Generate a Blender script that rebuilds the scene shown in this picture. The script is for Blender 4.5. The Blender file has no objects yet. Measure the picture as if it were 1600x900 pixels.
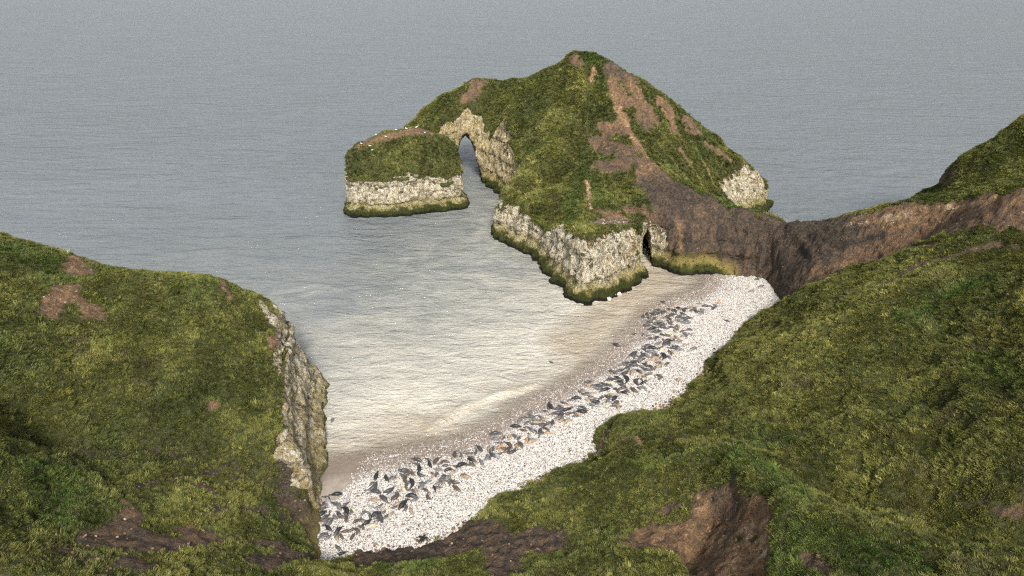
import bpy, math, random
import numpy as np
from mathutils import Matrix, Vector

# ------------------------------------------------------------------ camera, sky, sun, exposure
SC = bpy.context.scene
COL = SC.collection
FPX, PITCH, CAMH = 1081.0, math.radians(27.0), 72.0
cam_d = bpy.data.cameras.new("camera")
cam = bpy.data.objects.new("camera", cam_d); COL.objects.link(cam)
cam.location = (0, 0, CAMH)
cam.rotation_euler = (math.pi/2 - PITCH, 0, 0)
cam_d.sensor_width = 36.0
cam_d.lens = 36.0*FPX/1600.0
cam_d.clip_end = 30000
SC.camera = cam

SUN_DIR = Vector((0.10, -0.62, 0.56)).normalized()      # towards the sun: high behind the camera, veiled by thin cloud
world = bpy.data.worlds.new("World"); SC.world = world; world.use_nodes = True
wn = world.node_tree.nodes; wl = world.node_tree.links
bg = wn["Background"]
sky = wn.new("ShaderNodeTexSky"); sky.sky_type = 'NISHITA'; sky.sun_disc = False
sky.sun_elevation = math.asin(SUN_DIR.z)
sky.sun_rotation = math.atan2(SUN_DIR.x, SUN_DIR.y)
sky.air_density = 1.0; sky.dust_density = 3.0; sky.ozone_density = 1.0
hs = wn.new("ShaderNodeHueSaturation"); hs.inputs["Saturation"].default_value = 0.42    # veiled, greyish sky
wl.new(sky.outputs[0], hs.inputs["Color"]); wl.new(hs.outputs[0], bg.inputs["Color"])
bg.inputs["Strength"].default_value = 0.074
sun_d = bpy.data.lights.new("sun", 'SUN'); sun_d.energy = 1.5; sun_d.angle = math.radians(10)
sun_d.color = (1.0, 0.95, 0.87)
sun = bpy.data.objects.new("sun", sun_d); COL.objects.link(sun)
sun.rotation_euler = SUN_DIR.to_track_quat('Z', 'Y').to_euler()
sun.location = (-60, -60, 160)
vs = SC.view_settings
vs.view_transform = 'Standard'; vs.look = 'None'; vs.gamma = 1.0; vs.use_curve_mapping = False
vs.exposure = 1.68
cy = SC.cycles
cy.use_denoising = False                            # keeps the fine grain of turf and shingle
SC.cycles.filter_width = 1.25
cy.max_bounces = 4; cy.diffuse_bounces = 2; cy.glossy_bounces = 2; cy.transmission_bounces = 2; cy.transparent_max_bounces = 6

# ------------------------------------------------------------------ helpers
rng = np.random.default_rng(7)
random.seed(7)
FW = np.array([0, math.cos(PITCH), -math.sin(PITCH)]); UP = np.array([0, math.sin(PITCH), math.cos(PITCH)])
def ray(u, v):
    return np.array([(u-800)/FPX, 0, 0]) + FW + UP*((450-v)/FPX)
def at(u, v, z=0.0):
    d = ray(u, v); t = (z-CAMH)/d[2]
    return np.array([d[0]*t, d[1]*t, z])
def atY(u, v, Y):
    d = ray(u, v); t = Y/d[1]
    return np.array([d[0]*t, Y, CAMH+d[2]*t])

def sstep(a, b, x):
    t = np.clip((x-a)/(b-a), 0, 1); return t*t*(3-2*t)

_perm = np.random.default_rng(3).permutation(256).astype(np.int64); _perm = np.concatenate([_perm]*3)
_g = np.random.default_rng(4).normal(size=(256, 3)); _g /= np.linalg.norm(_g, axis=1)[:, None]; _g = _g.astype(np.float32)
def pnoise(p):
    p = np.asarray(p, dtype=np.float32)
    fl = np.floor(p); i = fl.astype(np.int64) & 255; f = p-fl
    w = f*f*f*(f*(f*6-15)+10)
    out = np.zeros(len(p), np.float32)
    for dx in (0, 1):
        for dy in (0, 1):
            for dz in (0, 1):
                h = _perm[_perm[_perm[i[:, 0]+dx]+i[:, 1]+dy]+i[:, 2]+dz]
                gr = _g[h]
                d = gr[:, 0]*(f[:, 0]-dx)+gr[:, 1]*(f[:, 1]-dy)+gr[:, 2]*(f[:, 2]-dz)
                ww = (w[:, 0] if dx else 1-w[:, 0])*(w[:, 1] if dy else 1-w[:, 1])*(w[:, 2] if dz else 1-w[:, 2])
                out += d*ww
    return out*1.5
def fbm(p, sc, octv=4, gain=0.5, ridged=False, seed=0.0):
    p = np.asarray(p, np.float32)/np.asarray(sc, np.float32)+np.float32(seed*17.3)
    a = 1.0; s = np.zeros(len(p), np.float32); n = 0
    for k in range(octv):
        v = pnoise(p)
        if ridged: v = 1-2*np.abs(v)
        s += a*v; n += a; a *= gain; p = p*2.03+11.7
    return s/n

class RBF:
    def __init__(self, pts, e=1.3, smooth=0.0):
        P = np.array(pts, float); self.c = P[:, :2]; n = len(P); self.e = e
        A = np.linalg.norm(self.c[:, None]-self.c[None], axis=2)**e
        A += np.eye(n)*smooth
        Q = np.hstack([np.ones((n, 1)), self.c/50])
        M = np.block([[A, Q], [Q.T, np.zeros((3, 3))]])
        self.w = np.linalg.lstsq(M, np.concatenate([P[:, 2], np.zeros(3)]), rcond=None)[0]
    def __call__(self, x, y):
        x = np.asarray(x, float); y = np.asarray(y, float); sh = x.shape
        x = x.ravel(); y = y.ravel(); out = np.empty(len(x))
        for s in range(0, len(x), 60000):
            a = x[s:s+60000]; b = y[s:s+60000]
            r2 = (a[:, None]-self.c[None, :, 0])**2+(b[:, None]-self.c[None, :, 1])**2
            out[s:s+60000] = r2**(self.e/2) @ self.w[:-3] + self.w[-3]+self.w[-2]*a/50+self.w[-1]*b/50
        return out.reshape(sh)

def seg_dist(x, y, pts, closed=False):
    P = np.array(pts, float); n = len(P); best = np.full(np.shape(x), 1e9)
    for k in range(n if closed else n-1):
        a = P[k]; b = P[(k+1) % n]; ab = b-a; L = ab@ab+1e-9
        t = np.clip(((x-a[0])*ab[0]+(y-a[1])*ab[1])/L, 0, 1)
        best = np.minimum(best, (x-a[0]-t*ab[0])**2+(y-a[1]-t*ab[1])**2)
    return np.sqrt(best)
def in_poly(x, y, pts):
    P = np.array(pts, float); n = len(P); c = np.zeros(np.shape(x), bool)
    for k in range(n):
        x1, y1 = P[k]; x2, y2 = P[(k+1) % n]
        if y1 == y2: continue
        c ^= ((y1 > y) != (y2 > y)) & (x < (x2-x1)*(y-y1)/(y2-y1)+x1)
    return c
def sd_poly(x, y, pts):
    d = seg_dist(x, y, pts, True)
    return np.where(in_poly(x, y, pts), d, -d)          # positive inside
def smooth_poly(pts, it=2):
    P = [np.array(p, float) for p in pts]
    for _ in range(it):
        Q = []
        for k in range(len(P)):
            a, b = P[k], P[(k+1) % len(P)]
            Q += [a*.75+b*.25, a*.25+b*.75]
        P = Q
    return P

def surface_nets(f, org, res):
    nx, ny, nz = f.shape
    s = f > 0
    cnt = np.zeros((nx-1, ny-1, nz-1), np.int8)
    for dx in (0, 1):
        for dy in (0, 1):
            for dz in (0, 1):
                cnt += s[dx:nx-1+dx, dy:ny-1+dy, dz:nz-1+dz]
    act = (cnt > 0) & (cnt < 8)
    idx = np.argwhere(act)
    vid = np.full(act.shape, -1, np.int64); vid[act] = np.arange(len(idx))
    acc = np.zeros((len(idx), 3)); num = np.zeros(len(idx))
    C = [(0,0,0),(1,0,0),(0,1,0),(1,1,0),(0,0,1),(1,0,1),(0,1,1),(1,1,1)]
    E = [(0,1),(2,3),(4,5),(6,7),(0,2),(1,3),(4,6),(5,7),(0,4),(1,5),(2,6),(3,7)]
    for a, b in E:
        ca, cb = np.array(C[a]), np.array(C[b])
        ia = idx+ca; ib = idx+cb
        fa = f[ia[:, 0], ia[:, 1], ia[:, 2]].astype(float); fb = f[ib[:, 0], ib[:, 1], ib[:, 2]].astype(float)
        m = (fa > 0) != (fb > 0)
        t = np.where(m, fa/np.where(m, fa-fb, 1), 0)
        acc += (ca+(cb-ca)*t[:, None])*m[:, None]; num += m
    V = (idx+acc/num[:, None])*res+np.array(org)
    faces = []
    for ax in range(3):
        sl0 = [slice(None)]*3; sl1 = [slice(None)]*3
        sl0[ax] = slice(0, -1); sl1[ax] = slice(1, None)
        ch = s[tuple(sl0)] != s[tuple(sl1)]
        e = np.argwhere(ch)
        o1, o2 = (ax+1) % 3, (ax+2) % 3
        ok = (e[:, o1] > 0) & (e[:, o2] > 0) & (e[:, o1] < f.shape[o1]-1) & (e[:, o2] < f.shape[o2]-1)
        e = e[ok]
        q = []
        for d1, d2 in ((-1,-1),(0,-1),(0,0),(-1,0)):
            c = e.copy(); c[:, o1] += d1; c[:, o2] += d2
            q.append(vid[c[:, 0], c[:, 1], c[:, 2]])
        q = np.stack(q, 1)
        ins = s[e[:, 0], e[:, 1], e[:, 2]]
        q[~ins] = q[~ins][:, ::-1]
        faces.append(q)
    F = np.concatenate(faces)
    return V, F[(F >= 0).all(1)]

def vnormals(V, F):
    a = V[F[:, 2]]-V[F[:, 0]]; b = V[F[:, 3]]-V[F[:, 1]]
    n = np.cross(a, b); N = np.zeros_like(V)
    for k in range(4): np.add.at(N, F[:, k], n)
    return N/(np.linalg.norm(N, axis=1)[:, None]+1e-12)
def raw_mesh(name, V, F, smooth=True):
    V = np.asarray(V, np.float32); F = np.asarray(F, np.int32); k = F.shape[1]
    me = bpy.data.meshes.new(name)
    me.vertices.add(len(V)); me.vertices.foreach_set("co", V.ravel())
    me.loops.add(F.size); me.loops.foreach_set("vertex_index", F.ravel())
    me.polygons.add(len(F)); me.polygons.foreach_set("loop_start", np.arange(0, F.size, k, dtype=np.int32))
    me.update(calc_edges=True); me.validate()
    if smooth: me.polygons.foreach_set("use_smooth", np.ones(len(me.polygons), bool))
    return me
def attr(me, name, arr):
    a = me.attributes.new(name, 'FLOAT', 'POINT'); a.data.foreach_set("value", np.asarray(arr, np.float32))
def link(name, me, mat=None, kind=None, label=None, cat=None, group=None, parent=None):
    o = bpy.data.objects.new(name, me); COL.objects.link(o)
    if mat and not me.materials: me.materials.append(mat)
    if kind: o["kind"] = kind
    if label: o["label"] = label
    if cat: o["category"] = cat
    if group: o["group"] = group
    if parent: o.parent = parent
    return o

# ------------------------------------------------------------------ node helpers
class NT:
    def __init__(self, name):
        self.m = bpy.data.materials.new(name); self.m.use_nodes = True
        self.t = self.m.node_tree; self.n = self.t.nodes
        self.b = self.n["Principled BSDF"]; self.out = self.n["Material Output"]
    def new(self, ty, **kw):
        x = self.n.new(ty)
        for k, v in kw.items(): setattr(x, k, v)
        return x
    def set(self, sock, v):
        if hasattr(v, "is_output") or isinstance(v, bpy.types.NodeSocket): self.t.links.new(v, sock)
        elif isinstance(v, (tuple, list)) and len(v) == 3 and sock.type == 'RGBA': sock.default_value = (*v, 1)
        else: sock.default_value = v
    def math(self, op, a, b=0.0, c=None, clamp=False):
        x = self.new("ShaderNodeMath", operation=op); x.use_clamp = clamp
        self.set(x.inputs[0], a); self.set(x.inputs[1], b)
        if c is not None: self.set(x.inputs[2], c)
        return x.outputs[0]
    def mix(self, f, a, b, mode='MIX'):
        x = self.new("ShaderNodeMix", data_type='RGBA', blend_type=mode)
        self.set(x.inputs[0], f); self.set(x.inputs[6], a); self.set(x.inputs[7], b)
        return x.outputs[2]
    def step(self, x, lo, hi):
        r = self.new("ShaderNodeMapRange", interpolation_type='SMOOTHSTEP')
        self.set(r.inputs[0], x); self.set(r.inputs[1], lo); self.set(r.inputs[2], hi)
        return r.outputs[0]
    def att(self, name, ty='GEOMETRY'):
        x = self.new("ShaderNodeAttribute", attribute_name=name, attribute_type=ty); return x
    def pos(self, scale=(1, 1, 1), rot=(0, 0, 0)):
        g = self.new("ShaderNodeNewGeometry"); mp = self.new("ShaderNodeMapping")
        mp.inputs["Scale"].default_value = scale; mp.inputs["Rotation"].default_value = rot
        self.t.links.new(g.outputs["Position"], mp.inputs[0]); return mp.outputs[0]
    def noise(self, vec, scale, detail=4, rough=0.55, dist=0.0, out=0):
        x = self.new("ShaderNodeTexNoise"); self.t.links.new(vec, x.inputs["Vector"])
        x.inputs["Scale"].default_value = scale; x.inputs["Detail"].default_value = detail
        x.inputs["Roughness"].default_value = rough; x.inputs["Distortion"].default_value = dist
        return x.outputs[out]
    def voro(self, vec, scale, feature='F1', out="Distance"):
        x = self.new("ShaderNodeTexVoronoi", feature=feature); self.t.links.new(vec, x.inputs["Vector"])
        x.inputs["Scale"].default_value = scale; return x.outputs[out]
    def ramp(self, f, stops):
        x = self.new("ShaderNodeValToRGB"); e = x.color_ramp.elements
        while len(e) < len(stops): e.new(0.5)
        for k, (p, c) in enumerate(stops): e[k].position = p; e[k].color = (*c, 1)
        self.set(x.inputs[0], f); return x.outputs[0]
    def bump(self, h, strength, dist, normal=None):
        x = self.new("ShaderNodeBump"); self.set(x.inputs["Height"], h)
        x.inputs["Strength"].default_value = strength; x.inputs["Distance"].default_value = dist
        if normal is not None: self.t.links.new(normal, x.inputs["Normal"])
        return x.outputs[0]
    def done(self, color, rough=0.9, normal=None, spec=0.25):
        self.set(self.b.inputs["Base Color"], color); self.set(self.b.inputs["Roughness"], rough)
        self.set(self.b.inputs["Specular IOR Level"], spec)
        if normal is not None: self.t.links.new(normal, self.b.inputs["Normal"])
        return self.m

# ------------------------------------------------------------------ materials
def land_material():
    t = NT("cliff_and_turf")
    p = t.pos(); g = t.new("ShaderNodeNewGeometry"); sep = t.new("ShaderNodeSeparateXYZ")
    t.t.links.new(g.outputs["Position"], sep.inputs[0]); z = sep.outputs[2]
    n1 = t.noise(p, 0.35, 6, 0.65); n2 = t.noise(p, 1.6, 6, 0.7); n3 = t.noise(p, 6.0, 4, 0.7); ns = t.noise(t.pos((1, 1, .22)), 0.75, 5, 0.7, 0.5)
    # clay
    tone = t.math('ADD', t.att("tone").outputs["Fac"], t.math('MULTIPLY', t.math('SUBTRACT', n2, 0.5), 1.3))
    tone = t.math('ADD', tone, t.math('MULTIPLY', t.math('SUBTRACT', n3, 0.5), 0.9))
    tone = t.math('ADD', tone, t.math('MULTIPLY', t.math('SUBTRACT', ns, 0.5), 1.3))
    clay = t.ramp(tone, [(0.0, (.042, .034, .027)), (0.24, (.086, .066, .049)), (0.44, (.142, .094, .060)),
                         (0.62, (.215, .128, .066)), (0.82, (.33, .215, .118)), (1.0, (.55, .44, .31))])
    # chalk
    pv = t.pos((1, 1, 0.45)); ph = t.pos((0.35, 0.35, 1.6))
    c1 = t.math('ADD', t.noise(pv, 0.9, 6, 0.72, 0.6), t.att('ochre').outputs['Fac']); c2 = t.noise(t.pos((1, 1, .8)), 0.8, 8, 0.74, 0.8); c3 = t.noise(ph, 0.8, 4, 0.6)
    crack = t.voro(t.pos((1, 1, .8)), 0.8, 'DISTANCE_TO_EDGE')
    chalk = t.ramp(c2, [(0.37, (.05, .045, .032)), (0.43, (.25, .21, .14)), (0.49, (.62, .55, .40)), (0.62, (.84, .79, .65))])
    chalk = t.mix(t.math('MULTIPLY', t.step(c1, 0.50, 0.66), .75), chalk, (.40, .30, .11))           # ochre lichen
    chalk = t.mix(t.math('MULTIPLY', t.step(c3, 0.56, 0.70), 0.5), chalk, (.13, .12, .10))   # dark bedding stains
    chalk = t.mix(t.math('MULTIPLY', t.step(n1, 0.54, 0.68), 0.6), chalk, (.17, .15, .11))
    chalk = t.mix(t.math('MULTIPLY', t.step(t.noise(t.pos((1, 1, .12)), 0.7, 5, .7, .4), 0.56, 0.66), 0.7), chalk, (.11, .10, .075))
    chalk = t.mix(t.math('MULTIPLY', t.step(crack, 0.04, 0.0), 0.35), chalk, (.07, .06, .045))
    # turf floor below the tufts
    turf = t.ramp(n2, [(0.3, (.030, .036, .013)), (0.5, (.062, .070, .024)), (0.7, (.11, .105, .045))])
    ng = t.math('ADD', t.math('MULTIPLY', t.math('SUBTRACT', n2, 0.5), 2.3), t.math('MULTIPLY', t.math('SUBTRACT', n3, 0.5), 1.1))
    mg = t.step(t.math('ADD', t.att("grass").outputs["Fac"], ng), 0.42, 0.58)
    mc = t.step(t.math('ADD', t.att("chalk").outputs["Fac"], ng), 0.40, 0.60)
    col = t.mix(mc, clay, chalk)
    col = t.mix(mg, col, turf)
    # weed and algae of the tide zone on rock
    za = t.math('SUBTRACT', z, t.math('MULTIPLY', t.math('SUBTRACT', n1, 0.5), 3.2))
    za = t.math('SUBTRACT', za, t.math('MULTIPLY', t.math('SUBTRACT', n2, 0.5), 1.6))
    wt_ = t.att("tide").outputs["Fac"]
    za = t.math('ADD', za, t.math('MULTIPLY', t.math('SUBTRACT', 1.0, wt_), 2.2)); wet = t.step(wt_, 0.05, 0.3)
    col = t.mix(t.math('MULTIPLY', t.math('MULTIPLY', t.step(za, 6.0, 1.8), wet), 0.7), col, (.30, .25, .065))
    col = t.mix(t.math('MULTIPLY', t.step(za, 2.7, 1.7), wet), col, (.050, .058, .014))
    col = t.mix(t.math('MULTIPLY', t.step(za, 1.1, 0.5), wet), col, (.018, .018, .012))
    h = t.math('ADD', t.math('MULTIPLY', n2, 0.8), t.math('MULTIPLY', n3, 0.35))
    h = t.math('ADD', h, t.math('MULTIPLY', t.math('MULTIPLY', c2, mc), 2.2)); h = t.math('ADD', h, t.math('MULTIPLY', ns, 1.2))
    h = t.math('SUBTRACT', h, t.math('MULTIPLY', t.math('MULTIPLY', t.step(crack, 0.06, 0.0), mc), 0.25))
    return t.done(col, 0.92, t.bump(h, 1.0, 0.75), 0.15)

def grass_material():
    t = NT("tussock_grass")
    c = t.att("tint", 'INSTANCER').outputs["Color"]
    bl = t.att("blade").outputs["Fac"]
    c = t.mix(t.step(bl, 0.74, 1.0), c, (.26, .235, .10), 'MIX')
    c2 = t.mix(t.math('MULTIPLY', bl, 0.5), c, (.5, .5, .5), 'SOFT_LIGHT')
    t.set(t.b.inputs["Base Color"], c2)
    t.b.inputs["Roughness"].default_value = 0.75; t.b.inputs["Specular IOR Level"].default_value = 0.2
    tr = t.new("ShaderNodeBsdfTranslucent"); t.set(tr.inputs[0], c2)
    mx = t.new("ShaderNodeMixShader"); mx.inputs[0].default_value = 0.25
    t.t.links.new(t.b.outputs[0], mx.inputs[1]); t.t.links.new(tr.outputs[0], mx.inputs[2])
    t.t.links.new(mx.outputs[0], t.out.inputs[0])
    return t.m

def pebble_material():
    t = NT("chalk_pebble")
    c = t.att("tint", 'INSTANCER').outputs["Color"]
    n = t.noise(t.pos(), 9.0, 3)
    c = t.mix(t.step(n, 0.5, 0.75), c, (.6, .57, .5), 'MULTIPLY')
    return t.done(c, 0.85, None, 0.2)

def beach_material():
    t = NT("shingle_and_sand")
    p = t.pos()
    v = t.voro(p, 4.5, 'F1', "Color"); sepc = t.new("ShaderNodeSeparateColor"); t.t.links.new(v, sepc.inputs[0])
    d = t.voro(p, 4.5, 'DISTANCE_TO_EDGE')
    n = t.noise(p, 0.5, 5, 0.6); n2 = t.noise(p, 5, 4, 0.6)
    peb = t.ramp(sepc.outputs[0], [(0.0, (.12, .11, .11)), (0.16, (.30, .27, .25)), (0.3, (.42, .38, .34)), (0.6, (.55, .52, .47)), (1.0, (.68, .65, .60))])
    peb = t.mix(t.math('MULTIPLY', t.step(d, 0.07, 0.0), 0.7), peb, (.20, .17, .15))
    sand = t.ramp(t.noise(t.pos((1, 1, 1)), 1.2, 5, 0.6), [(0.3, (.25, .215, .175)), (0.7, (.36, .315, .265))])
    m = t.step(t.math('ADD', t.att("pebble").outputs["Fac"], t.math('MULTIPLY', t.math('SUBTRACT', n2, 0.5), 0.8)), 0.35, 0.65)
    col = t.mix(m, sand, peb)
    w = t.att("wet").outputs["Fac"]
    col = t.mix(t.math('MULTIPLY', w, 0.8), col, (.62, .54, .50), 'MULTIPLY')
    rough = t.math('SUBTRACT', 0.9, t.math('MULTIPLY', w, 0.45))
    h = t.math('ADD', t.math('MULTIPLY', t.step(d, 0.0, 0.25), m), t.math('MULTIPLY', n2, 0.3))
    return t.done(col, rough, t.bump(h, 0.6, 0.12), 0.3)

def sea_material():
    t = NT("sea_water")
    sed = t.att("sediment").outputs["Fac"]; foam = t.att("foam").outputs["Fac"]; dep = t.att("depth").outputs["Fac"]
    rot = (0, 0, math.radians(20))
    pw = t.pos((0.55, 1.25, 1), rot); pw2 = t.pos((0.7, 1.3, 1), (0, 0, math.radians(-14)))
    n0 = t.noise(t.pos((0.02, 0.03, 1)), 1.0, 5, 0.6, 0.4)
    n1 = t.noise(pw, 0.28, 5, 0.62, 0.5); n2 = t.noise(pw2, 1.1, 4, 0.62, 0.4)
    ns = t.noise(t.pos((0.10, 0.13, 1), rot), 1.0, 6, 0.65, 1.2)
    s = t.math('ADD', sed, t.math('MULTIPLY', t.math('SUBTRACT', ns, 0.5), 0.55), clamp=True)
    s = t.math('MULTIPLY', s, t.step(sed, 0.02, 0.25))
    col = t.ramp(s, [(0.0, (.128, .142, .147)), (0.25, (.190, .198, .186)), (0.5, (.38, .365, .31)), (0.74, (.52, .485, .405)), (1.0, (.36, .305, .225))])
    col = t.mix(t.math('MULTIPLY', t.step(n0, 0.35, 0.7), 0.35), col, (.15, .17, .18))
    fn = t.noise(t.pos((1, 1, 1)), 1.7, 5, 0.7, 0.6)
    fm = t.step(t.math('ADD', foam, t.math('MULTIPLY', t.math('SUBTRACT', fn, 0.5), 1.3)), 0.45, 0.75)
    fm = t.math('MULTIPLY', fm, t.step(foam, 0.02, 0.2))
    col = t.mix(fm, col, (.82, .82, .80))
    n5 = t.noise(t.pos((0.5, 1.3, 1), (0, 0, math.radians(8))), 0.075, 4, 0.6, 0.6)
    h = t.math('ADD', t.math('MULTIPLY', n1, 1.0), t.math('MULTIPLY', n2, 0.30)); h = t.math('ADD', h, t.math('MULTIPLY', t.math('MULTIPLY', n5, t.math('SUBTRACT', 1.0, t.math('MULTIPLY', t.step(sed, .08, .4), .85))), 1.7))
    nb = t.bump(h, 1.0, 1.2)
    t.set(t.b.inputs["Base Color"], col)
    t.set(t.b.inputs["Roughness"], t.math('ADD', 0.07, t.math('MULTIPLY', fm, 0.6)))
    t.b.inputs["IOR"].default_value = 1.333
    t.t.links.new(nb, t.b.inputs["Normal"])
    al = t.math('MAXIMUM', t.step(dep, -0.03, 0.42), fm)
    al = t.math('MAXIMUM', al, 0.22)
    t.set(t.b.inputs["Alpha"], al)
    return t.m

def seal_material(name, base, belly, spot, amount):
    t = NT(name)
    tc = t.new("ShaderNodeTexCoord"); sp = t.new("ShaderNodeSeparateXYZ"); t.t.links.new(tc.outputs["Object"], sp.inputs[0])
    n = t.noise(tc.outputs["Object"], 7.0, 4, 0.6); n2 = t.noise(tc.outputs["Object"], 2.0, 3, 0.5)
    col = t.mix(t.step(t.math('ADD', sp.outputs[2], t.math('MULTIPLY', t.math('SUBTRACT', n2, .5), .25)), 0.30, 0.10), base, belly)
    col = t.mix(t.math('MULTIPLY', t.step(n, 0.52, 0.62), amount), col, spot)
    return t.done(col, 0.42, t.bump(n, 0.15, 0.03), 0.4)

M_LAND, M_GRASS, M_PEB, M_BEACH, M_SEA = land_material(), grass_material(), pebble_material(), beach_material(), sea_material()

# ------------------------------------------------------------------ the shore line
WL = [at(*p)[:2] for p in [(455,752),(478,742),(497,735),(520,730),(545,726),(600,716),(660,704),(700,697),(740,682),(790,657),(850,621),(900,597),
      (940,570),(970,540),(994,514),(1020,486),(1060,468),(1095,455),(1112,442),(1112,430),(1085,424),(1060,420)]]
WLAND = list(WL)+[np.array(p) for p in [(46,170),(300,170),(300,-40),(-90,-40),(-90,72)]]
def shore(x, y):                                   # signed metres inland of the water line
    return sd_poly(x, y, WLAND)
def beach_z(x, y):
    d = shore(x, y)
    return np.where(d > 0, 2.3*(1-np.exp(-d*0.055)), np.maximum(d*0.085, -3.0))

# ------------------------------------------------------------------ ground shape of the mainland
BACK = [(1200,490),(1160,520),(1125,555),(1090,590),(1050,630),(1005,645),(960,660),(935,715),(890,730),(850,745),(815,768),(780,790),(735,815),(690,845),(620,860),(560,865),(540,885)]
ctl = []
for k, (u, v) in enumerate(BACK):
    p = at(u, v, 1.4); ctl.append(p)
bk = np.array([p[:2] for p in ctl])
for k in range(len(bk)):                           # the ground dives under the shingle
    a = bk[max(k-1, 0)]; b = bk[min(k+1, len(bk)-1)]; tdir = (b-a)/np.linalg.norm(b-a); nrm = np.array([tdir[1], -tdir[0]])
    q = bk[k]+nrm*4.5
    if beach_z(q[0:1], q[1:2])[0] < beach_z(bk[k][0:1], bk[k][1:2])[0]: pass
    else: q = bk[k]-nrm*4.5
    ctl.append(np.array([q[0], q[1], -2.2]))
for p in [(5,110),(-8,95),(15,120),(28,132),(-18,85),(0,140),(-15,120),(38,140)]: ctl.append(np.array([p[0], p[1], -4.0]))
Z = lambda L: [at(u, v, z) for u, v, z in L]
ctl += Z([  # slope to the right of the beach
 (1150,560,6.5),(1200,560,10.5),(1300,500,17),(1400,450,22),(1500,420,26),(1600,400,29),(1240,470,9),
 (1150,610,7),(1300,580,15),(1450,520,21),(1600,520,27),(1100,660,7),(1250,660,13),(1400,640,18.5),(1600,640,25.5),(1500,580,22.5),
 (1010,690,4.5),(1700,450,33),(1750,600,32),(1800,350,39),(1000,660,4.2),(960,700,3.6),(965,680,4.0),
 # ridge of clay and its scree
 (1600,295,36),(1540,308,31),(1480,320,27),(1400,335,23),(1330,348,19),(1240,348,14.5),(1200,344,13.5),
 (1215,465,3.2),(1250,420,9),(1350,400,15),(1450,380,20.5),(1600,345,30.5),(1300,440,12.5),(1700,280,40),(1230,390,9.5),
 # near knoll with the scarp
 (1000,725,6.5),(1080,725,10),(1150,722,13),(1180,748,16.4),(1222,800,19.2),(1300,832,21.2),(1450,862,23),(1600,872,24.2),
 (1200,715,11.8),(1300,790,12.8),(1450,835,15),(1600,852,17.2),(1400,745,17.6),(1600,745,23.5),(1300,720,15),(1500,690,21),
 (1130,800,11.5),(1210,885,16.5),(1100,860,9.5),(1000,800,6.6),(1000,880,9),(900,780,4.6),(900,880,7),(800,830,4),(800,890,5.8),(700,872,3.6),(630,892,4.2),
 (940,740,5.0),(870,760,3.8),(1300,895,20.6),(1450,900,22.2),(1600,900,24),(800,1050,12),(1200,1050,20),(500,1000,10),(1600,1050,28),
 # left headland and the fold at its foot
 (460,600,11.6),(440,545,13.6),(425,510,15.2),(396,460,17.4),(340,434,20),(270,426,20.8),(200,420,21.6),(110,396,25),(50,380,27),(0,366,29),(-120,350,33),
 (250,550,18.5),(100,550,23),(400,600,13.6),(447,640,10.6),(350,520,17.6),(0,550,27),(-150,600,33),(180,480,21.5),(60,450,26),
 (432,700,9.4),(430,725,8.2),(395,680,11),(250,640,15.5),(100,640,19.5),(0,640,22.5),
 (480,815,2.4),(440,752,6.2),(330,718,9.0),(200,694,13),(50,694,16.8),(0,694,18),
 (400,820,7.5),(250,800,13),(100,800,17.5),(0,800,20.5),(250,890,16.5),(400,890,9.6),(490,890,5),(100,900,21),(0,900,24.5),(-150,800,27),(0,1050,33),(300,1050,20),(320,760,10.6),(150,745,15.6),
])
for u, v, z in [(1060,426,.6),(1100,423,.6),(1150,425,.8),(1190,436,1.2),(1205,455,1.6),(1060,445,-2.5),(1110,445,-2.5),(1165,448,-2.2),(1185,465,-2.0)]: ctl.append(at(u, v, z))
for u, v, Y in [(1165,335,154),(1120,318,159),(1205,344,150.5),(1160,390,148.5),(1110,370,150),(1600,193,150),(1545,230,152),(1502,258,154),(1470,290,156),(1437,325,157),(1550,280,140),(1500,312,136),(1700,150,148),(1640,250,138)]: ctl.append(atY(u, v, Y))
ctl += [np.array(p, float) for p in [(160,185,26),(140,190,20),(60,160,7),(72,152,9.5),(66,148.5,12),(150,60,42),(160,120,44),(120,40,36),(-120,60,34),(0,20,22),(-60,20,28),(60,20,30)]]
for u, v, z in [(396,460,17.4),(340,434,20),(270,426,20.8),(200,420,21.6),(110,396,25),(50,380,27),(0,366,29),(-120,350,33)]:
    p = at(u, v, z); ctl.append(p+np.array([p[0], p[1], 0])/np.hypot(p[0], p[1])*7-np.array([0, 0, 4.5]))
H_BC = RBF(ctl, 1.25, 0.02)
ctlB = [p for p in ctl if p[2] > 0 and p[0] < -8 and not (p[2] < 2 and p[1] > 66)]
for u, v, z in [(460,600,11.6),(440,545,13.6),(425,510,15.2),(447,640,10.6),(432,700,9.4),(430,725,8.2)]:
    p = at(u, v, z); ctlB += [p+np.array([3.5, .6, -.2]), p+np.array([8, 1.5, -1])]
ctlB += [np.array(p, float) for p in [(-22, 78, 3.0), (-20, 90, 7), (-22, 105, 9)]]
H_B = RBF(ctlB, 1.25, 0.02)
NCOAST = [(40,175),(56,168),(66,163),(78,162),(90,165),(100,171),(115,177),(135,181),(160,186),(320,205)]
NLAND = NCOAST+[(320,-60),(40,-60)]
SCARP = [at(u, v, z)[:2] for u, v, z in [(1096,772,12.5),(1110,760,13.5),(1150,757,14.8),(1172,768,15.5),(1196,790,16.6),(1216,808,17.3),(1220,850,17),(1216,905,17),(1190,960,16),(1060,930,10),(1050,860,8.6),(1085,815,10)]]
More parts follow.
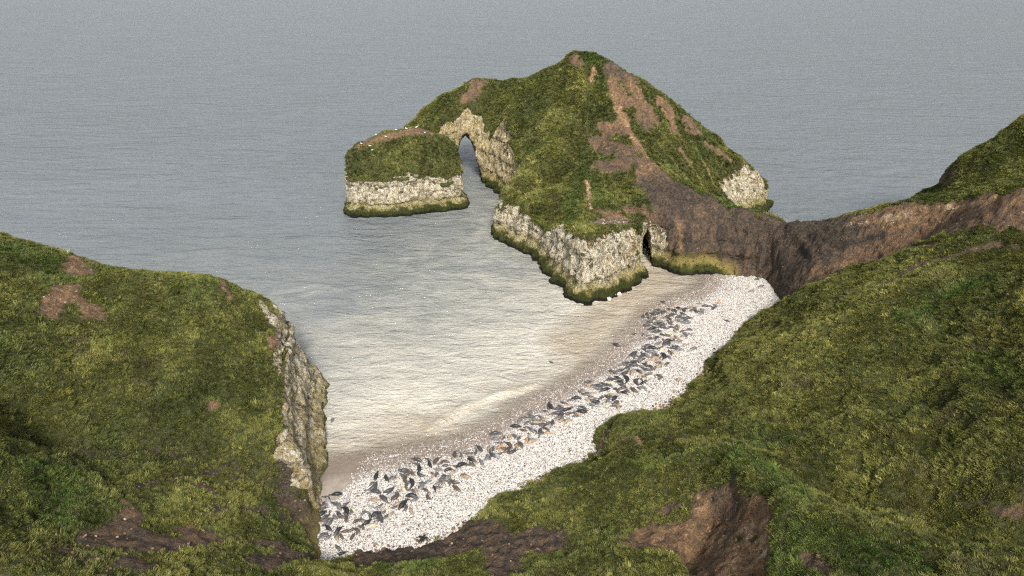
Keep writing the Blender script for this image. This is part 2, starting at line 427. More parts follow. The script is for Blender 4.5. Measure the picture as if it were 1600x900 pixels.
def h_c(x, y):
    h = H_BC(x, y)
    d = sd_poly(x, y, SCARP)
    h = h-2.3*sstep(-0.15, 1.5, d)*(1-0.55*sstep(2.0, 8.0, d))
    nd = sd_poly(x, y, NLAND)
    h = np.where(y > 120, np.minimum(h, 1.9*nd-1.5), h)
    fin = sstep(70, 74, y)*(1-sstep(-6, -1, x))
    h = h*(1-fin)-4*fin
    h = h-8.0*(1-sstep(50, 66, x))*(y > 126)
    return np.where((y > 126) & (x < 49), -4.0, h)

# strokes: painted surface kinds as 3D polylines with a radius
def march(hf, u, v, t0=40, t1=330):
    d = ray(u, v); t = np.linspace(t0, t1, 2400)
    x, y, z = d[0]*t, d[1]*t, CAMH+d[2]*t
    k = np.argmax(z < hf(x, y))
    if k == 0: k = -1
    return np.array([x[k], y[k], z[k]])
def stroke(hf, uvs): return np.array([march(hf, u, v) for u, v in uvs])
def dab(V, line, r, soft=0.6):
    best = np.full(len(V), 1e9)
    if len(line) == 1: best = np.linalg.norm(V-line[0], axis=1)
    for k in range(len(line)-1):
        a, b = line[k], line[k+1]; ab = b-a; L = ab@ab+1e-9
        t = np.clip(((V-a)@ab)/L, 0, 1)
        best = np.minimum(best, np.linalg.norm(V-a-t[:, None]*ab, axis=1))
    best = best+(fbm(V, max(r*1.1, .9), 4, .65, seed=line[0][0]*.37)*1.5)*r
    return 1-sstep(r*(1-soft), r*(1+soft), best)
def paint(V, hf, strokes, arrs):
    for uvs, r, ch, val in strokes:
        m = dab(V, stroke(hf, uvs), r)
        for c, w in zip(ch, val): arrs[c] = arrs[c]*(1-m)+w*m

# ------------------------------------------------------------------ grass scatter
def make_tuft(seed, nb, hgt, spread, lean, width):
    r = random.Random(seed); V = []; F = []; B = []
    for k in range(nb):
        a = r.uniform(0, 6.283); rad = spread*math.sqrt(r.random()); bx, by = rad*math.cos(a), rad*math.sin(a)
        h = hgt*r.uniform(.55, 1.1); dx = lean*h*r.uniform(.5, 1.5)+0.35*h*math.cos(a)*r.random(); dy = 0.45*h*math.sin(a)*r.random()+r.uniform(-.2, .2)*h
        wa = r.uniform(0, 3.14); wx, wy = width*math.cos(wa)*r.uniform(.7, 1.3), width*math.sin(wa)
        i = len(V); b = r.random()
        V += [(bx-wx, by-wy, -.08), (bx+wx, by+wy, -.08), (bx+dx*.45+wx*.8, by+dy*.45+wy*.8, h*.62), (bx+dx*.45-wx*.8, by+dy*.45-wy*.8, h*.62),
              (bx+dx+wx*.15, by+dy+wy*.15, h*(1-.35*abs(lean))), (bx+dx-wx*.15, by+dy-wy*.15, h*(1-.35*abs(lean)))]
        F += [(i, i+1, i+2, i+3), (i+3, i+2, i+4, i+5)]; B += [b]*6
    me = raw_mesh("tuft", V, F, True); attr(me, "blade", B); me.materials.append(M_GRASS)
    return bpy.data.objects.new("tuft_source", me)
TUFTS = [make_tuft(k, 20, .50, .36, .55, .034) for k in range(3)]+[make_tuft(9, 26, .40, .42, .2, .042)]

def inst_group(src):
    ng = bpy.data.node_groups.new("scatter", 'GeometryNodeTree')
    ng.interface.new_socket("Geometry", in_out='INPUT', socket_type='NodeSocketGeometry')
    ng.interface.new_socket("Geometry", in_out='OUTPUT', socket_type='NodeSocketGeometry')
    gi = ng.nodes.new("NodeGroupInput"); go = ng.nodes.new("NodeGroupOutput")
    def na(n, ty):
        x = ng.nodes.new("GeometryNodeInputNamedAttribute"); x.data_type = ty; x.inputs["Name"].default_value = n; return x.outputs[0]
    join = ng.nodes.new("GeometryNodeJoinGeometry")
    for k, s in enumerate(src):
        oi = ng.nodes.new("GeometryNodeObjectInfo"); oi.inputs["Object"].default_value = s; oi.inputs["As Instance"].default_value = True
        ip = ng.nodes.new("GeometryNodeInstanceOnPoints")
        cmpn = ng.nodes.new("FunctionNodeCompare"); cmpn.data_type = 'INT'; cmpn.operation = 'EQUAL'
        ng.links.new(na("kind_id", 'INT'), cmpn.inputs[2]); cmpn.inputs[3].default_value = k
        ng.links.new(gi.outputs[0], ip.inputs["Points"]); ng.links.new(cmpn.outputs[0], ip.inputs["Selection"])
        ng.links.new(oi.outputs["Geometry"], ip.inputs["Instance"])
        ng.links.new(na("rot", 'FLOAT_VECTOR'), ip.inputs["Rotation"]); ng.links.new(na("scl", 'FLOAT_VECTOR'), ip.inputs["Scale"])
        ng.links.new(ip.outputs[0], join.inputs[0])
    ng.links.new(join.outputs[0], go.inputs[0])
    return ng
def euler_from_axes(X, Y, Zx):
    # columns X Y Z -> XYZ euler
    b = np.arcsin(np.clip(-X[:, 2], -1, 1)); a = np.arctan2(Y[:, 2], Zx[:, 2]); c = np.arctan2(X[:, 1], X[:, 0])
    return np.stack([a, b, c], 1)
def scatter(name, P, Zaxis, yawdir, scl, tint, kid, ng, label):
    Zx = Zaxis/np.linalg.norm(Zaxis, axis=1)[:, None]
    X = yawdir-(yawdir*Zx).sum(1)[:, None]*Zx; X /= np.linalg.norm(X, axis=1)[:, None]+1e-9
    Y = np.cross(Zx, X)
    me = bpy.data.meshes.new(name); me.vertices.add(len(P)); me.vertices.foreach_set("co", np.asarray(P, np.float32).ravel())
    for n, ty, d, key in (("rot", 'FLOAT_VECTOR', euler_from_axes(X, Y, Zx), "vector"), ("scl", 'FLOAT_VECTOR', scl, "vector"),
                          ("tint", 'FLOAT_COLOR', np.hstack([tint, np.ones((len(P), 1))]), "color")):
        a = me.attributes.new(n, ty, 'POINT'); a.data.foreach_set(key, np.asarray(d, np.float32).ravel())
    a = me.attributes.new("kind_id", 'INT', 'POINT'); a.data.foreach_set("value", np.asarray(kid, np.int32))
    o = bpy.data.objects.new(name, me); COL.objects.link(o); o["kind"] = "stuff"; o["label"] = label
    md = o.modifiers.new("scatter", 'NODES'); md.node_group = ng
    return o
def sample_surface(V, F, w, n):
    a = V[F[:, 2]]-V[F[:, 0]]; b = V[F[:, 3]]-V[F[:, 1]]
    area = 0.5*np.linalg.norm(np.cross(a, b), axis=1)*w
    tot = area.sum(); n = int(n*tot)
    k = np.searchsorted(np.cumsum(area)/tot, rng.random(n)); k = np.minimum(k, len(F)-1)
    s, t = rng.random(n)[:, None], rng.random(n)[:, None]
    q = F[k]
    wts = np.stack([(1-s)*(1-t), s*(1-t), s*t, (1-s)*t], 1)
    return q, wts[:, :, 0]
NG_GRASS = inst_group(TUFTS)
def grow(name, V, F, N, arrs, dens, size, label, flow=(0.0, 0.0), drop=1.0, region=None):
    g = arrs["grass"]; fw = g[F].mean(1); fw = np.where(fw > 0.4, np.clip(fw, 0, 1), 0)*np.clip(N[F].mean(1)[:, 2]*3-0.3, 0.0, 1)
    c = V[F].mean(1)
    fw = fw*(c[:, 2] > 0.8)
    if region is not None: fw = fw*region(c)
    q, w = sample_surface(V, F, fw, dens)
    P = (V[q]*w[:, :, None]).sum(1)
    cl = fbm(P, .95, 2, seed=9); kp = rng.random(len(P)) < .28+.95*sstep(-.22, .18, cl); q = q[kp]; w = w[kp]; P = P[kp]; cl = cl[kp]
    NN = (N[q]*w[:, :, None]).sum(1)
    viv = (arrs["vivid"][q]*w).sum(1); dry = (arrs["dry"][q]*w).sum(1)
    n0 = fbm(P, 14.0, 3, seed=1); n1 = fbm(P, 3.2, 3, seed=2); n2 = fbm(P, 0.9, 2, seed=3)
    pal = [np.array(c) for c in ((.036, .046, .013), (.106, .126, .026), (.226, .226, .050), (.36, .325, .11))]
    t = np.clip(1.25+1.6*n0+1.0*n1+0.9*n2+0.7*dry+rng.normal(0, .55, len(P)), 0, 2.999)
    i = t.astype(int); f = (t-i)[:, None]; PA = np.array(pal)
    tint = PA[i]*(1-f)+PA[i+1]*f
    vv = np.clip(viv+0.5*np.clip(n0*-1.2+n1*.5-.1, 0, 1), 0, 1)[:, None]
    tint = tint*(1-vv*.85)+np.array((.060, .125, .020))*vv*.85*rng.uniform(.65, 1.25, (len(P), 1))
    bn = np.clip(fbm(P, 6.0, 3, seed=5)*2.2-.55, 0, .8)[:, None]
    tint = tint*(1-bn)+np.array((.095, .070, .040))*bn
    down = NN.copy(); down[:, 2] = 0
    wob = np.stack([fbm(P, 5.0, 2, seed=7), fbm(P, 5.0, 2, seed=8), np.zeros(len(P))], 1)
    yd = down*drop*.8+wob*1.5+np.array([flow[0], flow[1], 0])+rng.normal(0, .42, (len(P), 3))
    za = NN*0.55+np.array([0, 0, .45])
    s = size*(0.62+0.3*np.clip(n1+.35, 0, 1.2)+.40*sstep(-.2, .3, cl)+rng.uniform(0, .4, len(P)))
    s = s*np.where(rng.random(len(P)) < .04, rng.uniform(1.3, 1.8, len(P)), 1)
    scl = np.stack([s, s, s*rng.uniform(.75, 1.25, len(P))], 1)
    bushy = (n1+.5*n0 > .33) & (rng.random(len(P)) < .6)
    kid = np.where(bushy, 3, rng.integers(0, 3, len(P)))
    tint[bushy] *= .82
    tint *= (rng.uniform(.62, 1.38, len(P))*(.88+.24*sstep(-.2, .35, cl)))[:, None]
    P = P-NN*0.03
    print(name, len(P))
    return scatter(name, P, za, yd, scl, tint, kid, NG_GRASS, label)

# ------------------------------------------------------------------ mainland slope on the right and in front
print("mainland")
def grid_land(x0, x1, y0, y1, res):
    xs = np.arange(x0, x1+res, res); ys = np.arange(y0, y1+res, res)
    X, Y = np.meshgrid(xs, ys, indexing='ij')
    Zh = h_c(X, Y)
    nx, ny = X.shape
    V = np.stack([X.ravel(), Y.ravel(), Zh.ravel()], 1)
    i = np.arange(nx-1)[:, None]*ny+np.arange(ny-1)[None]
    F = np.stack([i, i+ny, i+ny+1, i+1], -1).reshape(-1, 4)
    keep = V[F][:, :, 2].max(1) > -2.5
    F = F[keep]
    used = np.zeros(len(V), bool); used[F.ravel()] = True
    mp = np.cumsum(used)-1
    return V[used], mp[F]
V, F = grid_land(-25.5, 150, 24, 186, 0.36)
hc = lambda x, y: h_c(np.asarray(x), np.asarray(y))
arrs = dict(grass=np.ones(len(V)), chalk=np.zeros(len(V)), tone=np.full(len(V), .38), vivid=np.zeros(len(V)), dry=np.zeros(len(V)))
CL = ("grass", "chalk", "tone")
S_C = [
 # clay neck and ridge
 ([(1215,360),(1260,352),(1330,352),(1400,342)], 3.0, CL, (0, 0, .20)), ([(1215,400),(1270,380),(1340,365)], 4.5, CL, (0, 0, .15)),
 ([(1205,440),(1225,425),(1260,400)], 4.0, CL, (0, 0, .15)), ([(1210,470),(1230,455),(1290,430),(1360,400),(1430,385)], 3.2, CL, (0, 0, .30)),
 ([(1270,425),(1340,395),(1420,370),(1500,350),(1600,330)], 3.6, CL, (0, 0, .46)), ([(1380,365),(1450,345),(1520,335),(1600,312)], 3.4, CL, (0, 0, .46)),
 ([(1400,345),(1480,328),(1540,314),(1600,299)], 1.8, CL, (0, 0, .55)),
 ([(1335,343),(1390,332),(1430,327)], 2.2, CL, (.1, .1, .5)), ([(1330,352),(1390,340),(1420,336)], 0.8, CL, (0, .4, .9)), ([(1470,325),(1530,318)], 0.8, CL, (0, .2, .8)),
 ([(1290,395),(1340,380),(1380,368)], 1.0, CL, (0, 0, .06)), ([(1240,445),(1320,415),(1400,400),(1470,385)], 0.9, CL, (0, 0, .62)),
 ([(1205,480),(1215,474),(1240,462)], 2.2, CL, (0, 0, .22)), ([(1200,478),(1212,484)], 1.6, CL, (0, 0, .20)),
 ([(1380,450),(1430,420),(1500,400),(1560,385)], 1.0, CL, (0.35, 0, .35)),
 ([(1160,525),(1185,512),(1200,498)], 0.7, CL, (0, 0, .75)),
 # small bluff at the beach edge
 ([(938,712),(945,695),(958,672)], 0.8, CL, (0, .45, .55)), ([(995,690),(1003,698)], 0.7, CL, (.2, .3, .8)),
 # landslip in front
 ([(575,868),(640,866),(700,850)], 2.2, CL, (0, 0, .22)), ([(560,885),(600,880),(660,872)], 1.8, CL, (0, 0, .24)),
 ([(735,828),(770,840),(800,860),(790,890)], 2.6, CL, (0, 0, .24)), ([(840,838),(870,845),(850,860)], 1.7, CL, (0, 0, .26)),
 ([(690,862),(730,850)], 2.0, CL, (0, 0, .26)),
 ([(1010,845),(1060,850),(1100,870),(1110,900)], 2.4, CL, (0, 0, .56)), ([(1100,790),(1110,820),(1120,850)], 2.2, CL, (0, 0, .52)), ([(1140,775),(1150,800),(1140,830)], 1.8, CL, (0, 0, .40)),
 ([(1100,772),(1092,790)], .7, CL, (0, 0, .62)), ([(1180,790),(1170,820),(1165,860)], 1.5, CL, (0, 0, .76)), ([(1195,800),(1200,830),(1195,870),(1190,900)], 1.5, CL, (0, 0, .72)),
 ([(1150,860),(1160,900)], 1.6, CL, (0, 0, .62)), ([(1040,800),(1060,790)], .9, CL, (0.1, 0, .35)), ([(1060,880),(1080,900)], 1.4, CL, (0, 0, .44)),
 ([(1265,875),(1300,900)], 0.8, CL, (0.1, 0, .45)),
 # fresh green
 ([(1450,465),(1500,460),(1530,450)], 2.2, ("vivid",), (1,)), ([(1420,505),(1450,490)], 1.6, ("vivid",), (.9,)), ([(1150,720),(1200,740),(1260,790)], 1.5, ("vivid",), (.8,)),
 ([(1240,820),(1300,850),(1400,880)], 2.2, ("vivid",), (.7,)), ([(1225,870),(1240,900)], 2.0, ("vivid",), (.8,)), ([(1190,700),(1220,690)], 1.5, ("vivid",), (.8,)),
 ([(1000,735),(1080,720),(1140,712)], 1.6, ("vivid", "dry"), (.35, .6)), ([(620,892),(660,885)], 2.2, ("vivid",), (.8,)), ([(1590,600),(1540,560)], 2.0, ("vivid",), (.6,)),
 ([(1160,560),(1250,530),(1330,480)], 5, ("dry",), (.5,)), ([(1250,640),(1330,640),(1400,600)], 5, ("dry",), (.35,)),
 ([(1450,320),(1520,285),(1580,240)], 6, ("dry", "vivid"), (-.7, .25)),
]
paint(V, hc, S_C, arrs)
nk = (1-sstep(68, 75, V[:, 0]+fbm(V, 5, 3, seed=15)*4))*sstep(126, 132, V[:, 1]+fbm(V, 4, 3, seed=16)*3)
arrs['grass'] *= 1-nk; arrs['tone'] = arrs['tone']*(1-nk)+.15*nk
N = vnormals(V, F)
clay = (1-arrs["grass"])
lump = fbm(V, 5.5, 4, seed=11)*0.75+fbm(V, 1.6, 3, seed=12)*0.36
terr = fbm(V*np.array([.35, .9, 1.0]), 3.0, 3, ridged=True, seed=14)*.35+fbm(V*np.array([.45, .75, 1.3]), 12.0, 3, .5, ridged=True, seed=18)*1.5-.5
cl_d = fbm(V, 2.4, 5, .6, ridged=True, seed=13)*0.85-0.45+fbm(V*np.array([1, 1, .25]), 1.6, 4, .6, ridged=True, seed=17)*.35
nkx = fbm(np.stack([V[:, 0]/2.2, V[:, 1]/14, V[:, 2]/9], 1), 1.0, 4, .6, ridged=True, seed=38)
cl_d = cl_d*(1-.5*nk)+(nkx*1.0-.2)*nk
V = V+N*((lump+terr)*arrs["grass"]+cl_d*clay)[:, None]
N = vnormals(V, F)
arrs["grass"] = np.where((N[:, 2] < .42) & (arrs["grass"] > .5), .35, arrs["grass"])
nd = sd_poly(V[:, 0], V[:, 1], NLAND)
ck = (V[:, 1] > 120) & (nd < 7) & (V[:, 0] > 66); arrs["chalk"] = np.where(ck, 1.0, arrs["chalk"]); arrs["grass"] = np.where(ck & (N[:, 2] < .6), 0.1, arrs["grass"])
me = raw_mesh("hillside", V, F)
for k in ("grass", "chalk", "tone"): attr(me, k, arrs[k])
attr(me, "tide", ((V[:, 1] > 150) & (V[:, 2] < 4)).astype(float))
RUB = [(V, F, N, arrs, 1.6)]
link("hillside", me, M_LAND, "structure", "grassy coastal slope with bare clay slips and brown landslip ridge")
grow("grass", V, F, N, arrs, 36, .50, "olive tussock grass combed down the slope right of the beach", flow=(-.25, -.35),
     region=lambda c: ((c[:, 1] < 170) & (c[:, 0] < 125) & (np.abs(c[:, 0]) < c[:, 1]*1.05+16) & (c[:, 1] > 30)).astype(float))

# ------------------------------------------------------------------ volumes: left headland, arch headland, sea stack
def volume(hf, foot, batter, bbox, res, carve=None, ledge=1.1, rim=1.2, seed=0, flute=1.3):
    x0, x1, y0, y1, z0, z1 = bbox
    xs = np.arange(x0, x1, res); ys = np.arange(y0, y1, res); zs = np.arange(z0, z1, res)
    X, Y = np.meshgrid(xs, ys, indexing='ij')
    Hh = hf(X, Y); D = sd_poly(X, Y, foot)
    q = np.stack([X.ravel(), Y.ravel(), np.full(X.size, seed*3.1)], 1)
    fl = (fbm(q, 9.0, 3, seed=seed+20)*flute*1.2+fbm(q, 2.6, 3, ridged=True, seed=seed+21)*flute*.95).reshape(X.shape)
    D = D+fl
    bt = batter(X, Y)
    f = np.empty((len(xs), len(ys), len(zs)), np.float32)
    for k, z in enumerate(zs):
        a = Hh-z
        led = ledge*(1-sstep(1.2, 2.6, z))
        st = (.16*math.sin(z*2.3+seed)+.10*math.sin(z*5.1))*(.6+fl/flute)+.22*math.sin(z*1.25+.8)
        b = D-bt*max(z, 0)+led+st*(z > 1.5)
        hh = np.clip(.5+.5*(b-a*.8)/rim, 0, 1)
        f[:, :, k] = b*(1-hh)+a*.8*hh-rim*hh*(1-hh)
        if carve is not None: f[:, :, k] = np.minimum(f[:, :, k], carve(X, Y, z))
    return surface_nets(f, (x0, y0, z0), res)
def finish_volume(name, V, F, arrs, label, amp_ch=.42):
    N = vnormals(V, F)
    ch = arrs["chalk"]; g = arrs["grass"]; cl = np.clip(1-ch-g, 0, 1)
    b0 = fbm(V*np.array([1, 1, .8]), 2.6, 4, .6, seed=31)*5.0; blk = (np.floor(b0)+sstep(.35, .65, b0-np.floor(b0)))*.26*amp_ch/.42+fbm(V*np.array([1, 1, .35]), 1.1, 4, .6, ridged=True, seed=32)*.26
    gr = fbm(V, 5.0, 4, seed=33)*.75+fbm(V, 1.7, 3, seed=34)*.40+(fbm(V*np.array([.5, 1, 1]), 5.0, 3, ridged=True, seed=36)-.3)*.9*(V[:, 1] < 70)*(V[:, 0] < -22)
    cd = fbm(V*np.array([1, .8, .35]), 3.2, 5, .6, ridged=True, seed=35)*.95-.3
    if name == "arch_headland":
        ang = np.arctan2(V[:, 0]-17, 214-V[:, 1]); rr = np.hypot(V[:, 0]-17, V[:, 1]-214)
        rad = fbm(np.stack([ang*7, rr/30, V[:, 2]*0], 1), 1.0, 3, .55, ridged=True, seed=37)*sstep(4, 22, rr)*(V[:, 1] < 212)
        gr = gr*.8+rad*2.0-.6; cd = cd+rad*1.7-.6
        nkx = fbm(np.stack([V[:, 0]/2.2, V[:, 1]/14, V[:, 2]/9], 1), 1.0, 4, .6, ridged=True, seed=38)
        cd = np.where(V[:, 0] > 36, cd*.5+nkx*1.0-.2, cd)
    V = V+N*(blk*ch+gr*g+cd*cl)[:, None]
    N = vnormals(V, F)
    me = raw_mesh(name, V, F)
    for k in ("grass", "chalk", "tone"): attr(me, k, arrs[k])
    attr(me, "tide", arrs.get("tide", np.ones(len(V)))); attr(me, "ochre", arrs.get("ochre", np.zeros(len(V))))
    return link(name, me, M_LAND, "structure", label), V, N

print("left headland")
FOOT_B = smooth_poly([(-24,40),(-24,60),at(486,880)[:2],at(484,835)[:2],at(485,770)[:2],at(498,725)[:2],at(505,690)[:2]-[1.2, 0],at(511,645)[:2]-[2.0, 0],(-34.2,101),(-36.4,105.5),(-39.8,109),
    (-45,112),(-54,112.4),(-64,113),(-75,113.2),(-85,113),(-120,116),(-170,100),(-170,40)], 2)
V, F = volume(H_B, FOOT_B, lambda X, Y: .24*sstep(72, 80, Y)+.08*sstep(75, 82, Y)*(1-sstep(98, 108, Y)), (-135, -22.5, 24, 118, -2, 36), .5, seed=1, flute=.45)
N = vnormals(V, F)
db = sd_poly(V[:, 0], V[:, 1], FOOT_B)
steep = 1-sstep(.50, .74, N[:, 2])
edge = 1-sstep(6.5, 9.0, db)
arrs = dict(grass=np.ones(len(V)), chalk=np.zeros(len(V)), tone=np.full(len(V), .38), vivid=np.zeros(len(V)), dry=np.zeros(len(V)))
ck = np.clip(steep*(edge > 0.05)+(1-sstep(2.2, 4.2, db+fbm(V, 3, 3, seed=42)*2.5)), 0, 1)*(V[:, 1] > 71)
arrs["chalk"] = ck; arrs["grass"] = 1-ck
lowb = (V[:, 1] < 72) & (V[:, 2] < 3) & (db < 3); arrs["grass"][lowb] = .15; arrs["tone"][lowb] = .2
hb = lambda x, y: H_B(np.asarray(x), np.asarray(y))
S_B = [
 ([(120,405),(112,425),(130,425)], 1.4, CL, (0, 0, .55)), ([(105,455),(80,475),(75,490)], 1.7, CL, (0, 0, .58)), ([(110,465),(135,480),(145,495)], 1.5, CL, (0, 0, .58)),
 ([(345,440),(352,455),(360,468)], .6, CL, (.1, 0, .55)), ([(422,530),(424,540)], .7, CL, (0, 0, .6)), ([(437,525),(448,560),(460,600),(462,625)], 1.2, CL, (0, .35, .62)), ([(335,632),(330,638)], .7, CL, (.05, 0, .5)),
 ([(405,470),(425,500),(445,520)], .8, CL, (0, .95, .7)), ([(462,545),(480,560),(492,580)], .9, CL, (.1, .9, .6)),
 ([(200,815),(190,835),(150,845),(250,850)], 1.7, CL, (0, 0, .36)), ([(150,850),(220,862),(300,850)], 1.3, CL, (0, 0, .36)), ([(280,830),(310,835),(335,850)], 1.0, CL, (.05, 0, .42)),
 ([(190,790),(205,812)], .5, CL, (.05, 0, .5)), ([(190,880),(230,885)], 1.3, CL, (.1, 0, .32)), ([(440,770),(460,790),(470,810)], 1.3, CL, (.05, 0, .30)), ([(300,760),(330,770)], .8, CL, (.2, 0, .3)),
 ([(400,880),(460,875),(520,882)], 1.6, CL, (.1, 0, .2)), ([(400,850),(440,855)], .9, CL, (.2, 0, .3)), ([(440,760),(455,790),(480,830)], .8, CL, (0, 0, .2)), ([(480,790),(482,830),(495,860)], 1.1, CL, (0.05, 0, .22)),
 ([(60,705),(150,708),(250,712),(380,738),(430,752)], 2.0, CL, (.5, 0, .18)), ([(210,765),(260,750),(340,740)], .8, CL, (.35, 0, .15)), ([(330,800),(400,800),(450,815)], 1.4, CL, (.4, 0, .22)), ([(0,870),(80,860),(150,880)], 2.2, CL, (.45, 0, .2)),
 ([(80,760),(120,780),(100,800)], 3, ("vivid",), (.7,)), ([(60,740),(90,730)], 2, ("vivid",), (.7,)), ([(0,400),(60,400),(90,420)], 4, ("vivid", "dry"), (.5, -.6)), ([(200,440),(300,445),(350,440)], 2, ("vivid", "dry"), (.35, .4)),
 ([(430,785),(420,800)], 1.5, ("vivid",), (.5,)), ([(100,720),(250,710),(380,735)], 2.0, ("dry",), (-.6,)),
]
paint(V, hb, S_B, arrs)
arrs['ochre'] = np.where(V[:, 1] < 95, .09, .03); arrs['tide'] = np.full(len(V), .22)
_, V, N = finish_volume("left_headland", V, F, arrs, "grassy headland left of the cove with a chalk cliff on its seaward side", .5)
RUB.append((V, F, N, arrs, 2))
grow("grass", V, F, N, arrs, 33, .50, "rough olive grass covering the left headland", flow=(.1, -.2), drop=.6,
     region=lambda c: ((np.abs(c[:, 0]) < c[:, 1]*1.05+16) & (c[:, 1] > 30)).astype(float))

print("arch headland")
FOOT_A = smooth_poly([at(905,470)[:2],at(884,443)[:2],at(850,408)[:2],at(826,392)[:2],at(780,368)[:2],(-3.6,176),(1,184),(1,200),(-5,214),(-11,221),(-20,218),(-30,214),(-37,219),(-39,231),(-31,242),
    (-10,244),(12,241),(40,234),(62,220),(74,206),(76,197),(72,190.5),(66,189),(62,182),(57,171),(66,164),(68,146),(62,143.5),at(1170,428)[:2],at(1105,421)[:2],at(1062,425)[:2],at(1034,414)[:2],at(1012,409)[:2],
    at(1000,414)[:2],at(997,436)[:2],at(960,452)[:2],at(930,468)[:2]], 2)
ca = [atY(*p) for p in [(648,185,228),(658,168,229),(690,145,229),(740,119,228),(757,123,228),(768,121,228),(800,120,226),(850,104,221),(890,79,213),(905,77,211),(930,82,208),(960,100,205),(1000,126,202),(1045,158,200),(1080,184,198),(1120,214,196),(1160,250,195),(1184,272,194.5),
    (925,140,199),(900,190,191),(860,240,184),(820,275,179),(793,298,175),(780,180,213),(750,178,222),(800,230,203),(762,212,219),(735,182,221),(690,185,220),(660,205,218),
    (830,180,207),(870,150,208),(790,312,172.5),(860,356,158),(868,350,156),(888,356,147),(905,366,139.5),(960,356,147),(990,334,156.5),(930,280,169),(915,240,178),(945,322,157),(860,300,169.5),(830,330,165),(940,180,191),
    (1000,250,175),(990,200,187),(965,150,197),(1030,330,154.5),(1060,380,150.5),(1080,240,185),(1050,190,194),(1120,280,188),(1150,300,190),(1030,272,168),(1075,298,164),(1120,318,159),(1165,335,154),(1205,344,150.5),(1110,370,150),(1160,390,148.5),(980,300,163),(1170,285,193)]]
top = [atY(*p) for p in [(690,145,229),(740,119,228),(800,120,226),(850,104,221),(890,79,213),(930,82,208),(1000,126,202),(1080,184,198),(1160,250,195)]]
for p in top: ca += [p+np.array([0.6, 9, -8.5]), p+np.array([1, 22, -22])]
ca += [np.array(p, float) for p in [(68,150,11.5),(68,158,8),(60,172,6),(50,178,10),(75,180,2),(-40,225,14),(20,130,6),(-10,190,8),(30,140,4)]]
for p in [(905,180,193),(880,215,187.5),(860,240,184),(838,260,181)]:
    q_ = atY(*p); ca += [q_+np.array([-6, 4.5, -4.0]), q_+np.array([5.5, -4.5, -5.2])]
H_A = RBF(ca, 1.2, 0.02)
ta, tb = np.array([-14.0, 208.0]), np.array([-17.4, 256.0])
cv0, cv1 = at(1006,410)[:2], at(1004,394)[:2]+np.array([.5, 9.0])
def carve_a(X, Y, z):
    t = np.clip((Y-ta[1])/(tb[1]-ta[1]), 0, 1)
    cx = ta[0]+(tb[0]-ta[0])*t
    top = 15.6-6.0*sstep(.2, .75, t)
    hw = 4.9+.9*math.sin(z*.7)*.4
    w = hw*np.sqrt(np.clip(1-np.clip(z, 0, None)/top, 0.0, 1))
    lim = np.minimum(np.where(z < top, np.abs(X-cx)-w, np.maximum(z-top, .1)+np.abs(X-cx)*.2), 6)
    # cave at the back of the cove
    L = cv1-cv0; Ln = np.linalg.norm(L); ux, uy = L/Ln
    s = (X-cv0[0])*ux+(Y-cv0[1])*uy; o = -(X-cv0[0])*uy+(Y-cv0[1])*ux
    ctop = 9.8-0.30*np.clip(s, 0, 20)
    wc = 2.1*np.sqrt(np.clip(1-max(z, 0)/np.maximum(ctop, .5), 0, 1))
    cave = np.maximum(np.where(z < ctop, np.abs(o)-wc, np.maximum(z-ctop, .1)), np.maximum(-s-7, s-13))
    return np.minimum(np.where((Y > 200) & (X < 2), lim, 9), cave)
def batter_a(X, Y): return .16+.22*sstep(40, 52, X)*(1-sstep(166, 174, Y))+.10*sstep(60, 70, X)*sstep(174, 180, Y)
V, F = volume(H_A, FOOT_A, batter_a, (-43, 82, 128, 250, -2, 47), .55, carve=carve_a, seed=2, flute=1.7)
N = vnormals(V, F)
da = sd_poly(V[:, 0], V[:, 1], FOOT_A)
hA_at = H_A(V[:, 0], V[:, 1])
under = hA_at-V[:, 2]
arrs = dict(grass=np.ones(len(V)), chalk=np.zeros(len(V)), tone=np.full(len(V), .42), vivid=np.zeros(len(V)), dry=np.zeros(len(V)))
nn = fbm(V, 4.0, 3, seed=41)
ck = np.clip((1-sstep(.26, .50, N[:, 2]+nn*.22))*(V[:, 2] < 13+nn*6-6*(V[:, 1] > 205)), 0, 1)
ck = np.maximum(ck, sstep(1.5, 3.0, under))
neck = sstep(36, 42, V[:, 0])*(1-sstep(166, 171, V[:, 1]))*(V[:, 0] > 36)
hidden_clay = ck*neck; ck = ck*(1-neck)
arrs["chalk"] = ck; arrs["grass"] = 1-np.maximum(ck, hidden_clay)
ha = lambda x, y: np.where(in_poly(np.asarray(x), np.asarray(y), FOOT_A), H_A(np.asarray(x), np.asarray(y)), -5)
